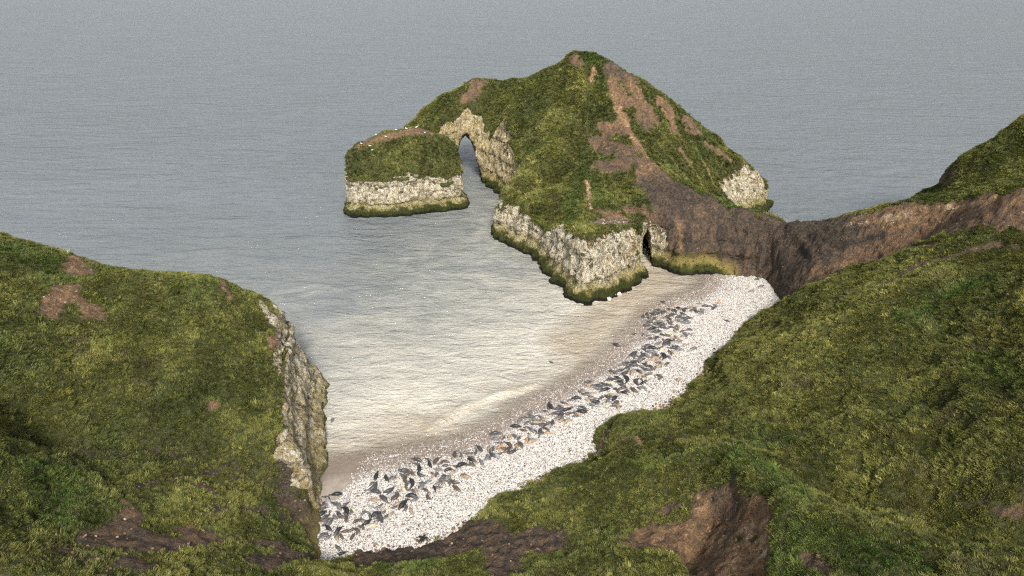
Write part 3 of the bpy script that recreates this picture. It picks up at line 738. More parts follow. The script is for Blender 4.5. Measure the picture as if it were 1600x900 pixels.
S_A = [
 ([(895,90),(905,96)], 1.6, CL, (.05, 0, .48)), ([(850,106),(862,100)], .9, CL, (.1, 0, .45)), ([(738,126),(748,128),(738,145),(728,150)], 2.2, CL, (.1, 0, .40)),
 ([(928,105),(924,125)], .8, CL, (0, 0, .62)), ([(955,108),(975,118)], 2.2, CL, (0, 0, .26)), ([(955,130),(965,150),(985,165)], 2.0, CL, (0, 0, .48)), ([(958,150),(965,175),(975,190)], 1.4, CL, (0, 0, .62)),
 ([(985,130),(1000,160),(1020,190)], 1.8, CL, (.0, 0, .45)), ([(995,180),(1010,200)], 1.6, CL, (0, 0, .36)), ([(1030,160),(1045,180),(1050,205)], 2.0, CL, (.15, 0, .52)), ([(1075,190),(1085,205)], 2.2, CL, (.1, 0, .45)),
 ([(975,190),(990,220),(1010,250),(1025,270)], 1.0, CL, (0, 0, .72)), ([(945,200),(960,200),(975,205)], 2.0, CL, (0, 0, .48)), ([(935,225),(955,235),(980,240)], 3.0, CL, (0, 0, .36)), ([(945,255),(970,260),(1000,255)], 3.0, CL, (.1, 0, .36)),
 ([(1005,275),(1020,265),(1030,285)], 2.4, CL, (0, 0, .55)), ([(1030,290),(1045,320),(1050,350),(1055,380)], 4.2, CL, (0, 0, .18)), ([(1065,305),(1090,330),(1080,370)], 4.2, CL, (0, 0, .13)), ([(1110,330),(1130,360),(1120,395)], 4.2, CL, (0, 0, .17)),
 ([(1160,345),(1180,370),(1170,410)], 4.5, CL, (0, 0, .18)), ([(1095,325),(1095,360),(1092,390)], 1.0, CL, (0, 0, .36)), ([(1060,350),(1061,385)], .9, CL, (0, 0, .55)), ([(1200,355),(1215,385),(1210,420)], 4.5, CL, (0, 0, .15)),
 ([(918,285),(922,310),(924,330)], .6, CL, (0, 0, .8)), ([(868,362),(880,375),(900,395),(930,395),(960,385),(985,372)], 2.6, CL, (.05, .85, .6)), ([(940,350),(980,345)], 2.2, CL, (.15, .55, .6)), ([(975,330),(1000,330),(1020,345)], 2.0, CL, (.3, .25, .5)), ([(1010,365),(1025,375),(1030,395)], 2.4, CL, (0, .75, .6)),
 ([(940,335),(960,340)], 2.0, CL, (.25, .3, .62)), ([(1060,420),(1100,415),(1140,420),(1180,428)], 1.3, CL, (0, .75, .85)),
 ([(1140,300),(1165,285),(1182,278)], 4.2, CL, (.05, .95, .7)), ([(1150,315),(1180,305)], 4.0, CL, (0, 1, .7)), ([(1095,250),(1105,265),(1110,280)], 1.0, CL, (.25, .1, .7)), ([(1100,225),(1140,250)], 1.0, CL, (.3, 0, .5)), ([(1060,235),(1075,260)], .9, CL, (.3, 0, .5)),
 ([(905,82),(935,95),(945,110)], 2.2, ("vivid",), (1,)), ([(940,120),(942,140)], 1.5, ("vivid",), (.9,)), ([(915,270),(900,300),(895,330),(890,350)], 2.2, ("vivid",), (.9,)), ([(930,290),(940,320)], 2.2, ("vivid",), (.6,)),
 ([(920,140),(895,195),(860,240),(820,275),(795,296)], 1.3, ("dry", "vivid"), (1.1, .25)), ([(1025,272),(1080,300),(1130,320),(1170,333)], 1.4, ("vivid",), (.8,)), ([(1010,150),(1035,165)], 1.6, ("vivid",), (.6,)), ([(1110,220),(1090,240)], 2.4, ("vivid",), (.6,)),
 ([(935,200),(920,240),(890,270)], 5.0, ("dry", "vivid"), (-.7, .12)), ([(1080,215),(1130,260),(1150,285)], 5.0, ("dry",), (-.6,)), ([(780,180),(830,200)], 8.0, ("dry",), (.1,)), ([(690,160),(740,170),(700,190)], 6.0, ("dry",), (-.5,)),
]
paint(V, ha, S_A, arrs)
arrs["ochre"] = .13*(1-sstep(8, 16, V[:, 0]))*(V[:, 1] > 195)+.05*(V[:, 0] > 26)
arrs["tide"] = 1-sstep(46, 56, V[:, 0])*(V[:, 1] < 172)
_, V, N = finish_volume("arch_headland", V, F, arrs, "grass and clay headland with chalk foot, sea arch and dark cave")
RUB.append((V, F, N, arrs, .7))
grow("grass", V, F, N, arrs, 13, .76, "dense green turf and scrub on the arched headland", flow=(-.1, -.2), drop=.8, region=lambda c: ((c[:, 1] < 238) & (c[:, 0] < 79)).astype(float))

print("stack")
FOOT_D = smooth_poly([at(544,338)[:2]+[0.6, .8],at(585,338)[:2]+[0, .8],at(640,334)[:2]+[0, .8],at(716,327)[:2]+[0, .8],(-14.6,196),(-17,205),(-28,208),(-41,205),(-47,196)], 1)
cd_ = [atY(*p) for p in [(547,240,193),(560,222,198),(600,206,203),(650,199,205),(690,214,204),(706,246,198),(630,262,190),(565,272,190.5),(700,275,193.5),(640,232,197),(590,235,197),(670,230,199)]]
cd_ += [np.array(p, float) for p in [(-30,186,10),(-48,186,11),(-14,190,10),(-30,214,14),(-50,200,12)]]
H_D = RBF(cd_, 1.2, 0.02)
V, F = volume(H_D, FOOT_D, lambda X, Y: np.full(X.shape, .02), (-52, -10, 182, 213, -2, 25), .42, seed=4, flute=1.0, ledge=1.6, rim=.8)
N = vnormals(V, F)
nn = fbm(V, 3.0, 3, seed=51)
arrs = dict(tone=np.full(len(V), .5), vivid=np.zeros(len(V)), dry=np.full(len(V), -.6))
hh = H_D(V[:, 0], V[:, 1])-V[:, 2]
ck = np.clip((1-sstep(.10, .34, N[:, 2]+nn*.16))*(V[:, 2] < 13.2+nn*5)+(hh > 2.5+nn*2), 0, 1)
arrs["chalk"] = ck; arrs["grass"] = 1-ck
hd = lambda x, y: np.where(in_poly(np.asarray(x), np.asarray(y), FOOT_D), H_D(np.asarray(x), np.asarray(y)), -5)
paint(V, hd, [([(575,220),(610,212),(650,203),(675,208)], 2.0, CL, (.25, 0, .52)), ([(640,206),(665,206)], 1.4, CL, (0, 0, .45)), ([(560,228),(585,222)], 1.4, CL, (.4, .2, .6))], arrs)
st, V, N = finish_volume("sea_stack", V, F, arrs, None)
del st["kind"]
st["label"] = "square chalk sea stack with dark grassy crown standing before the arch"; st["category"] = "sea stack"
grow("grass", V, F, N, arrs, 11, .75, "short dark turf on the crown of the sea stack", drop=.6)

# ------------------------------------------------------------------ beach
print("beach")
res = .5
xs = np.arange(-42, 72, res); ys = np.arange(52, 160, res)
X, Y = np.meshgrid(xs, ys, indexing='ij')
sh = shore(X, Y); Zb = beach_z(X, Y)
q = np.stack([X.ravel(), Y.ravel(), np.zeros(X.size)], 1)
Zb = Zb+(fbm(q, 6, 3, seed=61)*.12+fbm(q, 1.5, 2, seed=62)*.05).reshape(X.shape)
nx, ny = X.shape
V = np.stack([X.ravel(), Y.ravel(), Zb.ravel()], 1)
i = np.arange(nx-1)[:, None]*ny+np.arange(ny-1)[None]
F = np.stack([i, i+ny, i+ny+1, i+1], -1).reshape(-1, 4)
d = sh.ravel()
cen = V[F].mean(1); F = F[d[F].max(1) > -30]
sandp = at(510,752)[:2]; sand2 = at(770,676)[:2]
sp = 1-sstep(2.5, 5.5, np.linalg.norm((V[:, :2]-sandp)*np.array([1.0, .62]), axis=1))
pebb = np.clip(.34+.14*d, 0, 1)*(d > -3)
pebb = np.where(d < 5, np.maximum(pebb*.7, .36*(fbm(V, 4, 3, seed=63) > 0)), pebb)*(1-sp*.95)
pebb = np.where(d < 0, pebb*np.clip(1+d/2.5, 0, 1), pebb)
wet = 1-sstep(.5, 6.0, d+fbm(V, 5, 3, seed=64)*3.5)
me = raw_mesh("beach", V, F); attr(me, "pebble", pebb); attr(me, "wet", wet)
link("beach", me, M_BEACH, "structure", "white chalk shingle beach curving round the cove")
N = vnormals(V, F)
# shingle
def make_pebble(seed):
    import bmesh
    bm = bmesh.new(); bmesh.ops.create_icosphere(bm, subdivisions=1, radius=1.0)
    r = random.Random(seed)
    for v in bm.verts: v.co *= r.uniform(.78, 1.12)
    me = bpy.data.meshes.new("pebble"); bm.to_mesh(me); bm.free(); me.materials.append(M_PEB)
    return bpy.data.objects.new("pebble_source", me)
NG_PEB = inst_group([make_pebble(k) for k in range(3)])
hB = H_BC(V[:, 0], V[:, 1])
w = np.maximum(pebb*(.30+.70*sstep(1.0, 6.5, d+fbm(V, 5, 3, seed=64)*4)), .20*(1-sp)*sstep(-5, -.5, d)*(1-sstep(0, 4, d)))*(d > -5)*(hB < V[:, 2]+.6)*(V[:, 0] > -33)*(V[:, 0] < 66)
q4, wt = sample_surface(V, F, w[F].mean(1), 80); print('pebbles', len(q4))
P = (V[q4]*wt[:, :, None]).sum(1); n = len(P)
r = .045+.065*rng.random(n)**2.2+.05*(rng.random(n) < .04)
tone = rng.random(n)
tint = np.where((tone < .14)[:, None], np.array([[.10, .095, .10]]), np.where((tone < .27)[:, None], np.array([[.33, .28, .23]]), np.array([[.69, .67, .625]])))*rng.uniform(.62, 1.08, (n, 1))
scl = np.stack([r*rng.uniform(1, 1.6, n), r*rng.uniform(.8, 1.1, n), r*rng.uniform(.5, .8, n)], 1)
tint = tint*(1-.14*(1-sstep(.5, 5.0, shore(P[:, 0], P[:, 1])+fbm(P, 5, 3, seed=64)*3.5)))[:, None]*np.array([[1, .97, .95]])
scatter("shingle", P+np.array([0, 0, .02]), np.array([[0, 0, 1.0]])+rng.normal(0, .2, (n, 3)), rng.normal(0, 1, (n, 3)), scl, tint, rng.integers(0, 3, n), NG_PEB, "white and grey chalk pebbles of the shingle beach")

# chalk and clay crumbs on the slips
crumbs = []
for (Vl, Fl, Nl, al, dn) in RUB:
    cw = np.clip(1-al["grass"]-al["chalk"]*.6, 0, 1); fwq = np.where(cw[Fl].mean(1) > .5, 1.0, 0)*(Nl[Fl].mean(1)[:, 2] > .25)*(Vl[Fl].mean(1)[:, 2] > 1)
    cc = Vl[Fl].mean(1); fwq = fwq*np.clip(fbm(cc, 5, 3, seed=81)*2.5+.55, .08, 1)
    qq, ww = sample_surface(Vl, Fl, fwq, dn)
    crumbs.append(np.hstack([(Vl[qq]*ww[:, :, None]).sum(1), (al["tone"][qq]*ww).sum(1)[:, None]]))
toe = []
bl = np.array([at(u, v, 1.6)[:2] for u, v in BACK])
for k in range(len(bl)-1):
    a_, b_ = bl[k], bl[k+1]; m_ = int(np.linalg.norm(b_-a_)*16)
    pp = a_+(b_-a_)*rng.random((m_, 1))+rng.normal(0, .75, (m_, 2))
    zt = np.maximum(beach_z(pp[:, 0], pp[:, 1]), h_c(pp[:, 0], pp[:, 1])); toe.append(np.hstack([pp, zt[:, None], rng.uniform(.2, .9, (m_, 1))]))
crumbs.append(np.concatenate(toe))
C_ = np.concatenate(crumbs); n = len(C_); P = C_[:, :3]
r = .05+.17*rng.random(n)**3; r[-sum(len(x) for x in toe):] *= 1.35; tn = rng.random(n)
tint = np.where((tn < .06)[:, None], np.array([[.36, .29, .21]]), np.where((tn < .5)[:, None], np.array([[.20, .125, .075]]), np.array([[.085, .06, .045]])))*rng.uniform(.6, 1.2, (n, 1))*(.55+C_[:, 3:4])
scatter("rubble", P, np.array([[0, 0, 1.0]])+rng.normal(0, .3, (n, 3)), rng.normal(0, 1, (n, 3)), np.stack([r*rng.uniform(1, 1.6, n), r, r*rng.uniform(.6, .9, n)], 1), tint, rng.integers(0, 3, n), NG_PEB, "brown clods and pale chalk crumbs strewn over the bare clay slips")
# ------------------------------------------------------------------ sea
print("sea")
def axis(lo, hi, fine0, fine1, step):
    mid = list(np.arange(fine0, fine1+step, step)); s = step; a = mid[0]; left = []
    while a > lo: s *= 1.14; a -= s; left.append(a)
    s = step; b = mid[-1]; right = []
    while b < hi: s *= 1.14; b += s; right.append(b)
    return np.array(left[::-1]+mid+right)
xs = axis(-9000, 9000, -60, 85, .6); ys = axis(40, 14000, 62, 215, .6)
X, Y = np.meshgrid(xs, ys, indexing='ij'); nx, ny = X.shape
V = np.stack([X.ravel(), Y.ravel(), np.zeros(X.size)], 1)
dsh = shore(V[:, 0], V[:, 1])
near = (np.abs(V[:, 0]) < 500) & (V[:, 1] < 600)
cove = seg_dist(V[:, 0], V[:, 1], WL)
amp = .03+.10*sstep(10, 70, -dsh)
zz = np.zeros(len(V)); nv = V[near]
zz[near] = fbm(nv*np.array([.7, 1.4, 1]), 5.0, 4, .6, seed=71)*amp[near]
br = np.array([at(u, v)[:2] for u, v in [(672,668),(700,652),(730,636),(760,624),(800,611),(835,604)]])
bd = seg_dist(V[:, 0], V[:, 1], br)
zz += .5*np.exp(-(bd/1.0)**2)
V[:, 2] = zz
i = np.arange(nx-1)[:, None]*ny+np.arange(ny-1)[None]
F = np.stack([i, i+ny, i+ny+1, i+1], -1).reshape(-1, 4)
keep = dsh[F].min(1) < 2.5
F = F[keep]; used = np.zeros(len(V), bool); used[F.ravel()] = True; mp = np.cumsum(used)-1
V = V[used]; F = mp[F]; dsh = dsh[used]; bd = bd[used]; near = near[used]; cove = cove[used]
lowf = np.zeros(len(V)); lowf[near] = fbm(V[near], 26, 3, seed=72)
sed = np.exp(-np.clip(-dsh, 0, None)/44.0)*1.0+lowf*.22*np.exp(-np.clip(-dsh, 0, None)/60.0)
sed = np.where((V[:, 1] > 150) & (V[:, 0] > 40), 0.05, sed)*(1-sstep(120, 200, -dsh))
inner = seg_dist(V[:, 0], V[:, 1], [at(1100,438)[:2], at(1030,440)[:2], at(960,490)[:2], at(900,540)[:2]])
sed = np.maximum(sed, 1.0*(1-sstep(1, 26, inner)))
depth = np.clip(-dsh*.085+zz[used]*.5, 0, 5)
fo = (.52+.3*lowf)*np.exp(-np.clip(-dsh, 0, None)/1.1)*(dsh < .9)*(lowf > -.3)
fo = np.maximum(fo, .52*np.exp(-(np.abs(bd-.5)/.45)**2))
for foot, a in ((FOOT_A, .55), (FOOT_D, .45), (FOOT_B, .55)):
    P2 = np.array(foot); m = near & (np.abs(V[:, 0]-P2[:, 0].mean()) < 90) & (np.abs(V[:, 1]-P2[:, 1].mean()) < 90)
    dd = np.full(len(V), 99.0); dd[m] = np.abs(sd_poly(V[m, 0], V[m, 1], foot)); fo = np.maximum(fo, a*np.exp(-np.clip(dd-1.2, 0, None)/.8)*(lowf > -.1))
bk = seg_dist(V[:, 0], V[:, 1], [at(1160,334)[:2], at(1190,338)[:2], at(1225,344)[:2]])
fo = np.maximum(fo, .5*np.exp(-(bk/3.0)**2))
fo = fo*sstep(7, 11, np.hypot(V[:, 0]-cv0[0], V[:, 1]-cv0[1]))*sstep(9, 14, np.hypot(V[:, 0]+15, (V[:, 1]-228)*.6))
me = raw_mesh("sea", V, F)
attr(me, "sediment", np.clip(sed, 0, 1)); attr(me, "foam", fo); attr(me, "depth", depth)
link("sea", me, M_SEA, "structure", "grey-blue sea turning milky beige inside the cove")
sb = raw_mesh("sea_bed", [(-9000, -50, -6), (9000, -50, -6), (9000, 14000, -6), (-9000, 14000, -6)], [(0, 1, 2, 3)])
mb = NT("sea_bed"); mb.done((.2, .17, .13), .9); link("sea_bed", sb, mb.m, "structure")

# ------------------------------------------------------------------ seals
print("seals")
def capsule_sdf(Pq, a, b, ra, rb, flat=(1, 1, 1)):
    f = np.array(flat); a = np.array(a)*f; b = np.array(b)*f; Q = Pq*f
    ab = b-a; t = np.clip(((Q-a)@ab)/(ab@ab+1e-9), 0, 1)
    return np.linalg.norm(Q-a-t[:, None]*ab, axis=1)-(ra+(rb-ra)*t)
def smin(a, b, k):
    h = np.clip(.5+.5*(b-a)/k, 0, 1); return b*(1-h)+a*h-k*h*(1-h)
def make_seal(bend, lift, roll):
    # a spindle body 2 m long from hind flippers (-x) to nose (+x), spine bent sideways, head lifted
    sx = np.linspace(-.80, .86, 12)
    rad = np.interp(sx, [-.80, -.6, -.3, 0, .3, .52, .66, .78, .86], [.055, .11, .20, .255, .25, .185, .15, .12, .07])
    cy = bend*(sx**2-.25)
    cz = rad*.92+lift*np.clip(sx-.35, 0, 1)**1.3+max(0, roll)*.25*np.clip(-sx-.45, 0, 1)
    pts = np.stack([sx, cy, cz], 1)
    g = .052
    ax = np.arange(-1.15, 1.05, g); ay = np.arange(-.75, .9, g); az = np.arange(-.06, .95, g)
    G = np.stack(np.meshgrid(ax, ay, az, indexing='ij'), -1); Q = G.reshape(-1, 3)
    d = None
    for k in range(len(pts)-1):
        c = capsule_sdf(Q, pts[k], pts[k+1], rad[k], rad[k+1]); d = c if d is None else smin(d, c, .05)
    tail = pts[0]; tdir = pts[0]-pts[1]; tdir /= np.linalg.norm(tdir); side = np.array([-tdir[1], tdir[0], 0])
    for s in (-1, 1):
        d = smin(d, capsule_sdf(Q, tail, tail+tdir*.24+side*s*.13+np.array([0, 0, .01]), .05, .065), .05)
        root = pts[8]+np.array([0, s*.17, -.08]); d = smin(d, capsule_sdf(Q, root, root+np.array([-.16, s*.17, -.09]), .06, .05), .05)
    f = -d.reshape(len(ax), len(ay), len(az)); f = np.minimum(f, G[..., 2]-.004+.02)
    V, F = surface_nets(f, (ax[0], ay[0], az[0]), g)
    return V, F
POSES = [("stretched straight", 0.0, .15, 0), ("bent sideways", .30, .2, 0), ("bent sideways", -.30, .15, 0), ("stretched straight", .08, .0, 0), ("raising its head", -.12, .75, 0), ("bowed", .52, .35, .5), ("bowed", -.5, .3, .6)]
SEALV = [make_seal(b, l, r_) for _, b, l, r_ in POSES]
COATS = {
 'K': ("black", seal_material("black_seal_coat", (.018, .018, .021), (.045, .042, .042), (.04, .04, .042), .4)),
 'D': ("charcoal grey", seal_material("charcoal_seal_coat", (.050, .049, .054), (.13, .12, .115), (.022, .022, .024), .6)),
 'G': ("mid grey", seal_material("grey_seal_coat", (.13, .128, .135), (.27, .26, .245), (.055, .053, .055), .6)),
 'P': ("pale silver", seal_material("silver_seal_coat", (.30, .30, .31), (.50, .49, .47), (.11, .11, .12), .7)),
 'B': ("dark brown", seal_material("brown_seal_coat", (.075, .055, .040), (.17, .135, .10), (.035, .027, .022), .5)),
 'T': ("tan", seal_material("tan_seal_coat", (.26, .20, .135), (.40, .33, .24), (.12, .09, .06), .6)),
 'O': ("rusty orange", seal_material("rusty_seal_coat", (.33, .20, .105), (.45, .34, .22), (.16, .10, .06), .5)),
 'Y': ("cream", seal_material("cream_seal_coat", (.46, .41, .27), (.58, .53, .40), (.22, .19, .11), .5)),
}
SEALS = """525,772,5,20,K 501,783,-80,10,T 514,785,-60,14,P 541,780,35,11,P 529,791,-60,16,G 540,797,-50,16,K 551,796,-35,12,Y 502,803,30,20,K 507,808,30,16,D 531,804,-30,14,D 524,809,-50,12,G
497,796,60,14,B 489,798,60,13,B 507,790,30,10,G 541,812,80,12,B 555,815,35,15,B 487,819,60,12,K 492,828,-80,14,D 504,836,25,17,D 514,826,-35,14,K 529,828,45,18,K 541,830,10,18,B 513,839,40,12,G 527,841,-70,12,T
551,838,60,14,B 557,828,-35,14,B 509,816,50,10,G 499,817,10,12,T 586,769,-5,20,D 584,781,-8,18,T 600,780,-40,18,D 581,794,-30,14,P 591,792,20,14,G 586,804,30,18,K 566,803,45,12,G 594,807,-40,14,D 593,812,-30,15,D
572,817,28,20,K 580,822,15,18,Y 606,798,30,14,Y 612,803,50,12,T 614,773,40,14,P 619,776,50,16,B 623,787,20,18,T 588,743,75,15,K 604,747,-65,12,K 583,761,38,20,D 609,766,30,20,D 632,735,8,20,D 638,740,18,20,B
634,749,80,13,B 643,756,88,16,K 630,764,-45,13,Y 614,747,35,10,G 623,749,-40,10,Y 644,775,-5,20,K 648,781,18,14,G 630,788,48,24,K 642,797,-70,12,T 650,766,-70,9,T 658,760,60,16,G 666,766,-30,12,B 669,776,-62,12,B
679,763,-70,11,K 651,718,-15,18,D 655,731,-85,13,K 658,742,-20,16,D 672,726,-62,12,K 683,719,50,15,B 697,721,-12,15,B 711,709,85,12,D 702,734,8,16,K 686,734,0,14,G 692,746,20,16,D 700,745,30,14,G 707,739,20,14,T
677,743,60,12,T 669,752,10,13,G 686,755,10,14,G 709,753,-25,17,B 722,727,15,22,K 727,745,-8,18,T 714,764,-35,17,B 733,730,0,10,Y 692,755,70,9,T 738,719,-20,17,K 749,700,-50,14,D 752,722,-60,13,G 760,716,60,13,G
769,710,-40,14,D 776,712,-45,14,P 735,711,-20,12,T 726,707,0,12,G 742,724,10,12,T 764,700,80,10,T 783,697,20,14,O 775,677,5,20,D 774,685,-5,17,G 807,666,-3,20,K 795,695,-42,16,B 808,698,-45,12,T 814,695,-50,13,B
793,703,40,14,B 801,706,25,17,D 817,672,-12,14,B 806,682,-60,9,G 833,674,-30,13,G 832,690,15,18,T 797,682,40,12,T 823,688,70,10,O 829,683,-65,11,P 780,702,-15,12,O 860,634,-60,18,K 829,644,55,10,G 842,647,-5,14,P
852,642,-15,11,B 834,655,-18,15,G 838,660,5,18,T 850,664,10,16,D 857,661,18,12,B 863,661,75,11,D 844,675,80,12,D 855,671,-30,12,B 813,656,45,12,G 832,668,-40,9,P 849,655,10,10,O 855,676,0,12,O 881,629,-22,11,B
902,622,-3,17,K 874,638,8,17,D 885,640,12,16,K 870,646,0,19,D 875,650,25,15,D 889,646,12,14,B 898,637,50,11,P 908,643,-8,19,K 910,636,-15,14,D 876,657,30,12,T 887,658,25,14,T 904,648,-20,10,O 922,641,35,9,Y
891,633,-10,9,O 889,651,5,10,P 920,596,10,13,D 922,601,20,12,T 941,599,-18,12,D 950,602,-8,15,D 936,603,-20,14,D 931,606,-12,14,G 945,609,15,17,K 953,593,5,16,K 966,590,-20,13,K 969,597,-18,14,K 972,602,-18,13,D
963,609,-35,11,D 956,616,0,14,T 949,620,-45,11,D 961,622,45,12,K 950,626,-25,12,G 930,628,8,15,K 937,634,-8,17,P 924,632,0,13,G 939,622,25,9,D 927,614,12,11,T 912,610,-20,9,G 913,616,-15,11,B 919,625,-10,10,T
927,622,15,12,T 955,597,-8,11,Y 971,607,10,12,B 976,614,-20,14,K 962,630,35,13,B 965,636,-60,10,T 944,631,70,8,Y 950,634,10,10,Y 979,593,-80,12,K 995,596,80,12,D 1002,599,35,10,K 1006,607,-25,14,G 998,580,-30,13,D
1012,578,-12,15,D 1014,583,5,12,G 1017,588,5,14,Y 1030,587,-18,14,B 1020,594,8,15,P 1003,587,0,14,T 990,609,-40,14,B 982,608,-20,8,T 988,582,70,13,T 977,584,45,11,B 972,577,20,10,D 963,539,-27,15,D 985,555,45,9,D
991,554,60,14,D 976,568,15,14,D 988,566,12,12,K 992,571,-2,18,D 957,580,-10,13,D 969,578,10,12,D 1003,555,65,10,D 999,563,-80,8,G 1010,555,-50,11,G 1008,570,-35,12,D 1003,572,-10,11,G 1016,573,-45,10,B 980,574,45,7,D
1006,546,-30,9,D 1012,563,10,11,O 1012,540,0,15,D 1019,544,-5,18,K 1019,550,-3,19,G 1027,538,25,12,G 1043,533,10,15,K 1040,538,25,15,D 1050,538,45,8,P 1053,543,8,15,D 1063,546,-10,15,G 1072,539,12,10,T 1060,533,5,14,G
1083,545,22,13,G 1037,557,-80,10,K 1046,559,-50,10,G 1052,550,-20,11,T 1035,546,30,11,Y 1022,556,30,12,B 1024,560,15,15,T 1031,564,0,16,T 1043,568,28,10,B 1031,571,30,12,T 1025,573,20,9,B 1035,523,-10,8,K 1043,524,-10,8,D
1026,528,55,8,D 1057,527,-40,10,T 1068,525,3,9,T 1072,521,-15,13,G 1050,528,0,9,O 1062,593,15,12,T 1015,528,10,8,D 1037,472,-22,10,D 1029,484,-15,13,B 1047,483,-15,8,D 1060,481,-20,10,K 1071,484,45,9,D 1083,479,-5,13,T
1093,474,5,8,G 1103,478,-3,13,D 1123,473,-5,11,O 1119,477,-15,7,G 1114,482,40,6,D 1099,484,-10,10,G 1087,486,-35,9,D 1096,490,25,10,G 1067,490,-30,10,D 1061,495,8,12,D 1075,497,5,15,D 1059,500,12,10,G 1070,504,-10,19,G
1051,492,20,12,D 1055,486,-45,8,D 1037,488,40,8,B 1045,489,0,10,T 1025,490,5,18,D 1012,491,-60,7,D 1004,495,45,7,D 1013,496,-15,9,D 1014,503,-5,12,D 1033,502,0,12,G 1041,495,30,9,B 1047,499,-40,9,B 1012,508,0,14,D
1034,506,-4,16,D 1048,506,-8,10,B 1019,513,10,14,K 1034,511,-2,15,D 1050,511,-5,11,D 1060,510,-55,9,T 1076,515,3,11,D 1027,518,8,17,D 1016,521,15,10,P 1055,517,-50,8,T 1047,520,30,10,Y 991,521,10,8,D 1136,501,-20,8,D
1022,498,40,8,B 1184,436,5,10,D 1175,455,0,11,G 1190,447,15,9,G 535,864,20,15,K"""
SWIM = [(970, 493, 5, 11, 'G', "grey seal swimming in shallows between chalk buttress and shingle"), (750, 561, -10, 6, 'K', "small dark seal head surfacing in the middle of the cove"),
        (861, 566, -25, 13, 'D', "dark seal swimming just off the beach behind the breaker"), (519, 657, 70, 14, 'G', "grey seal swimming beside the left chalk cliff")]
seals = []
for s in SEALS.split():
    u, v, a, L, c = s.split(","); seals.append((float(u), float(v), float(a), float(L), c))
pose_id = [random.choice([0, 0, 1, 2, 3, 3, 4, 5, 6]) for _ in seals]
wpos = []; wdir = []; wlen = []
for (u, v, a, L, c) in seals:
    p0 = at(u, v, .9); zb = float(beach_z(p0[0:1], p0[1:2])[0]); p = at(u, v, zb+.2)
    ca_, sa_ = math.cos(math.radians(a)), math.sin(math.radians(a))
    e1 = at(u-ca_*L/2, v+sa_*L/2, zb+.2); e2 = at(u+ca_*L/2, v-sa_*L/2, zb+.2)
    dv = (e2-e1)[:2]; ln = np.linalg.norm(dv)
    if random.random() < .5: dv = -dv
    wpos.append(p[:2]); wdir.append(math.atan2(dv[1], dv[0])); wlen.append(min(max(ln*1.16, 1.45), 2.6))
wpos = np.array(wpos); org = wpos.copy()
for _ in range(30):                                 # nobody lies inside a neighbour
    D = wpos[:, None]-wpos[None]; dist = np.linalg.norm(D, axis=2)+np.eye(len(wpos))*9
    push = np.where(dist < .6, (.6-dist)*.5, 0)
    wpos = wpos+(D/dist[:, :, None]*push[:, :, None]).sum(1)*.6+(org-wpos)*.05
def zone(u, v):
    if v < 470 and u > 1150: return "alone at the shingle's far corner"
    if v > 855: return "alone below the herd"
    if u < 550: return "beside the left cliff foot"
    if u < 605: return "near the herd's left end"
    if u < 660: return "a third along from left cliff"
    if u < 720: return "left of the small breaker"
    if u < 790: return "inshore of the small breaker"
    if u < 868: return "just right of the small breaker"
    if u < 945: return "opposite the low grassy bluff"
    if v <= 516: return "at the herd's far end"
    if u < 1005: return "where the herd starts to widen"
    return "in the herd's crowded far half"
ORD = ["leftmost", "second from left", "third from left", "fourth from left", "fifth from left", "sixth from left", "seventh from left", "eighth from left", "ninth from left", "tenth from left", "eleventh from left", "twelfth from left", "thirteenth from left", "fourteenth from left", "fifteenth from left"]
from collections import defaultdict
buck = defaultdict(list)
for k, (u, v, a, L, c) in enumerate(seals): buck[(COATS[c][0], POSES[pose_id[k]][0], zone(u, v))].append((u, k))
labels = {}
for (cn, pn, zn), lst in buck.items():
    lst.sort()
    for r_, (u, k) in enumerate(lst):
        labels[k] = f"{cn} seal {pn} {zn}" + (f", {ORD[r_]}" if len(lst) > 1 else "")
mesh_cache = {}
def seal_mesh(pid, c):
    if (pid, c) not in mesh_cache:
        me = raw_mesh("seal", *SEALV[pid]); me.materials.append(COATS[c][1]); mesh_cache[(pid, c)] = me
    return mesh_cache[(pid, c)]
for k, (u, v, a, L, c) in enumerate(seals):
    x, y = wpos[k]; zb = float(beach_z(np.array([x]), np.array([y]))[0])
    o = link("seal", seal_mesh(pose_id[k], c), None, None, labels[k], "seal", "seals hauled out on the shingle")
    s = wlen[k]/2.0
    o.location = (x, y, max(zb, -.05)+.03); o.rotation_euler = (0, 0, wdir[k]); o.scale = (s, s*random.uniform(.9, 1.12), s*random.uniform(.95, 1.1))
# seals past the three hundred that can be told apart: half hidden between their neighbours
cv_, cf_, off = [], [], 0; crowd_pick = rng.permutation(len(wpos))
for k in crowd_pick[:250]:
    dk = np.linalg.norm(wpos-wpos[k], axis=1); dk[k] = 99; j = int(np.argsort(dk)[rng.integers(0, 4)])
    if dk[j] > 3.2: continue
    c0 = (wpos[k]+wpos[j])/2+rng.normal(0, .25, 2); an = wdir[k]+rng.normal(0, .5); Vs, Fs = SEALV[rng.integers(0, len(SEALV))]
    sc_ = .78*rng.uniform(.85, 1.05); ca_, sa_ = math.cos(an), math.sin(an); q_ = Vs*sc_
    zb = float(beach_z(c0[0:1], c0[1:2])[0])
    cv_.append(np.stack([c0[0]+q_[:, 0]*ca_-q_[:, 1]*sa_, c0[1]+q_[:, 0]*sa_+q_[:, 1]*ca_, q_[:, 2]*.9+max(zb, -.05)], 1)); cf_.append(Fs+off); off += len(Vs)
link("seal_crowd", raw_mesh("seal_crowd", np.concatenate(cv_), np.concatenate(cf_)), seal_material("mixed_seal_coat", (.085, .078, .074), (.19, .17, .145), (.035, .033, .033), .6), "stuff", "grey and brown seals half hidden among the herd")
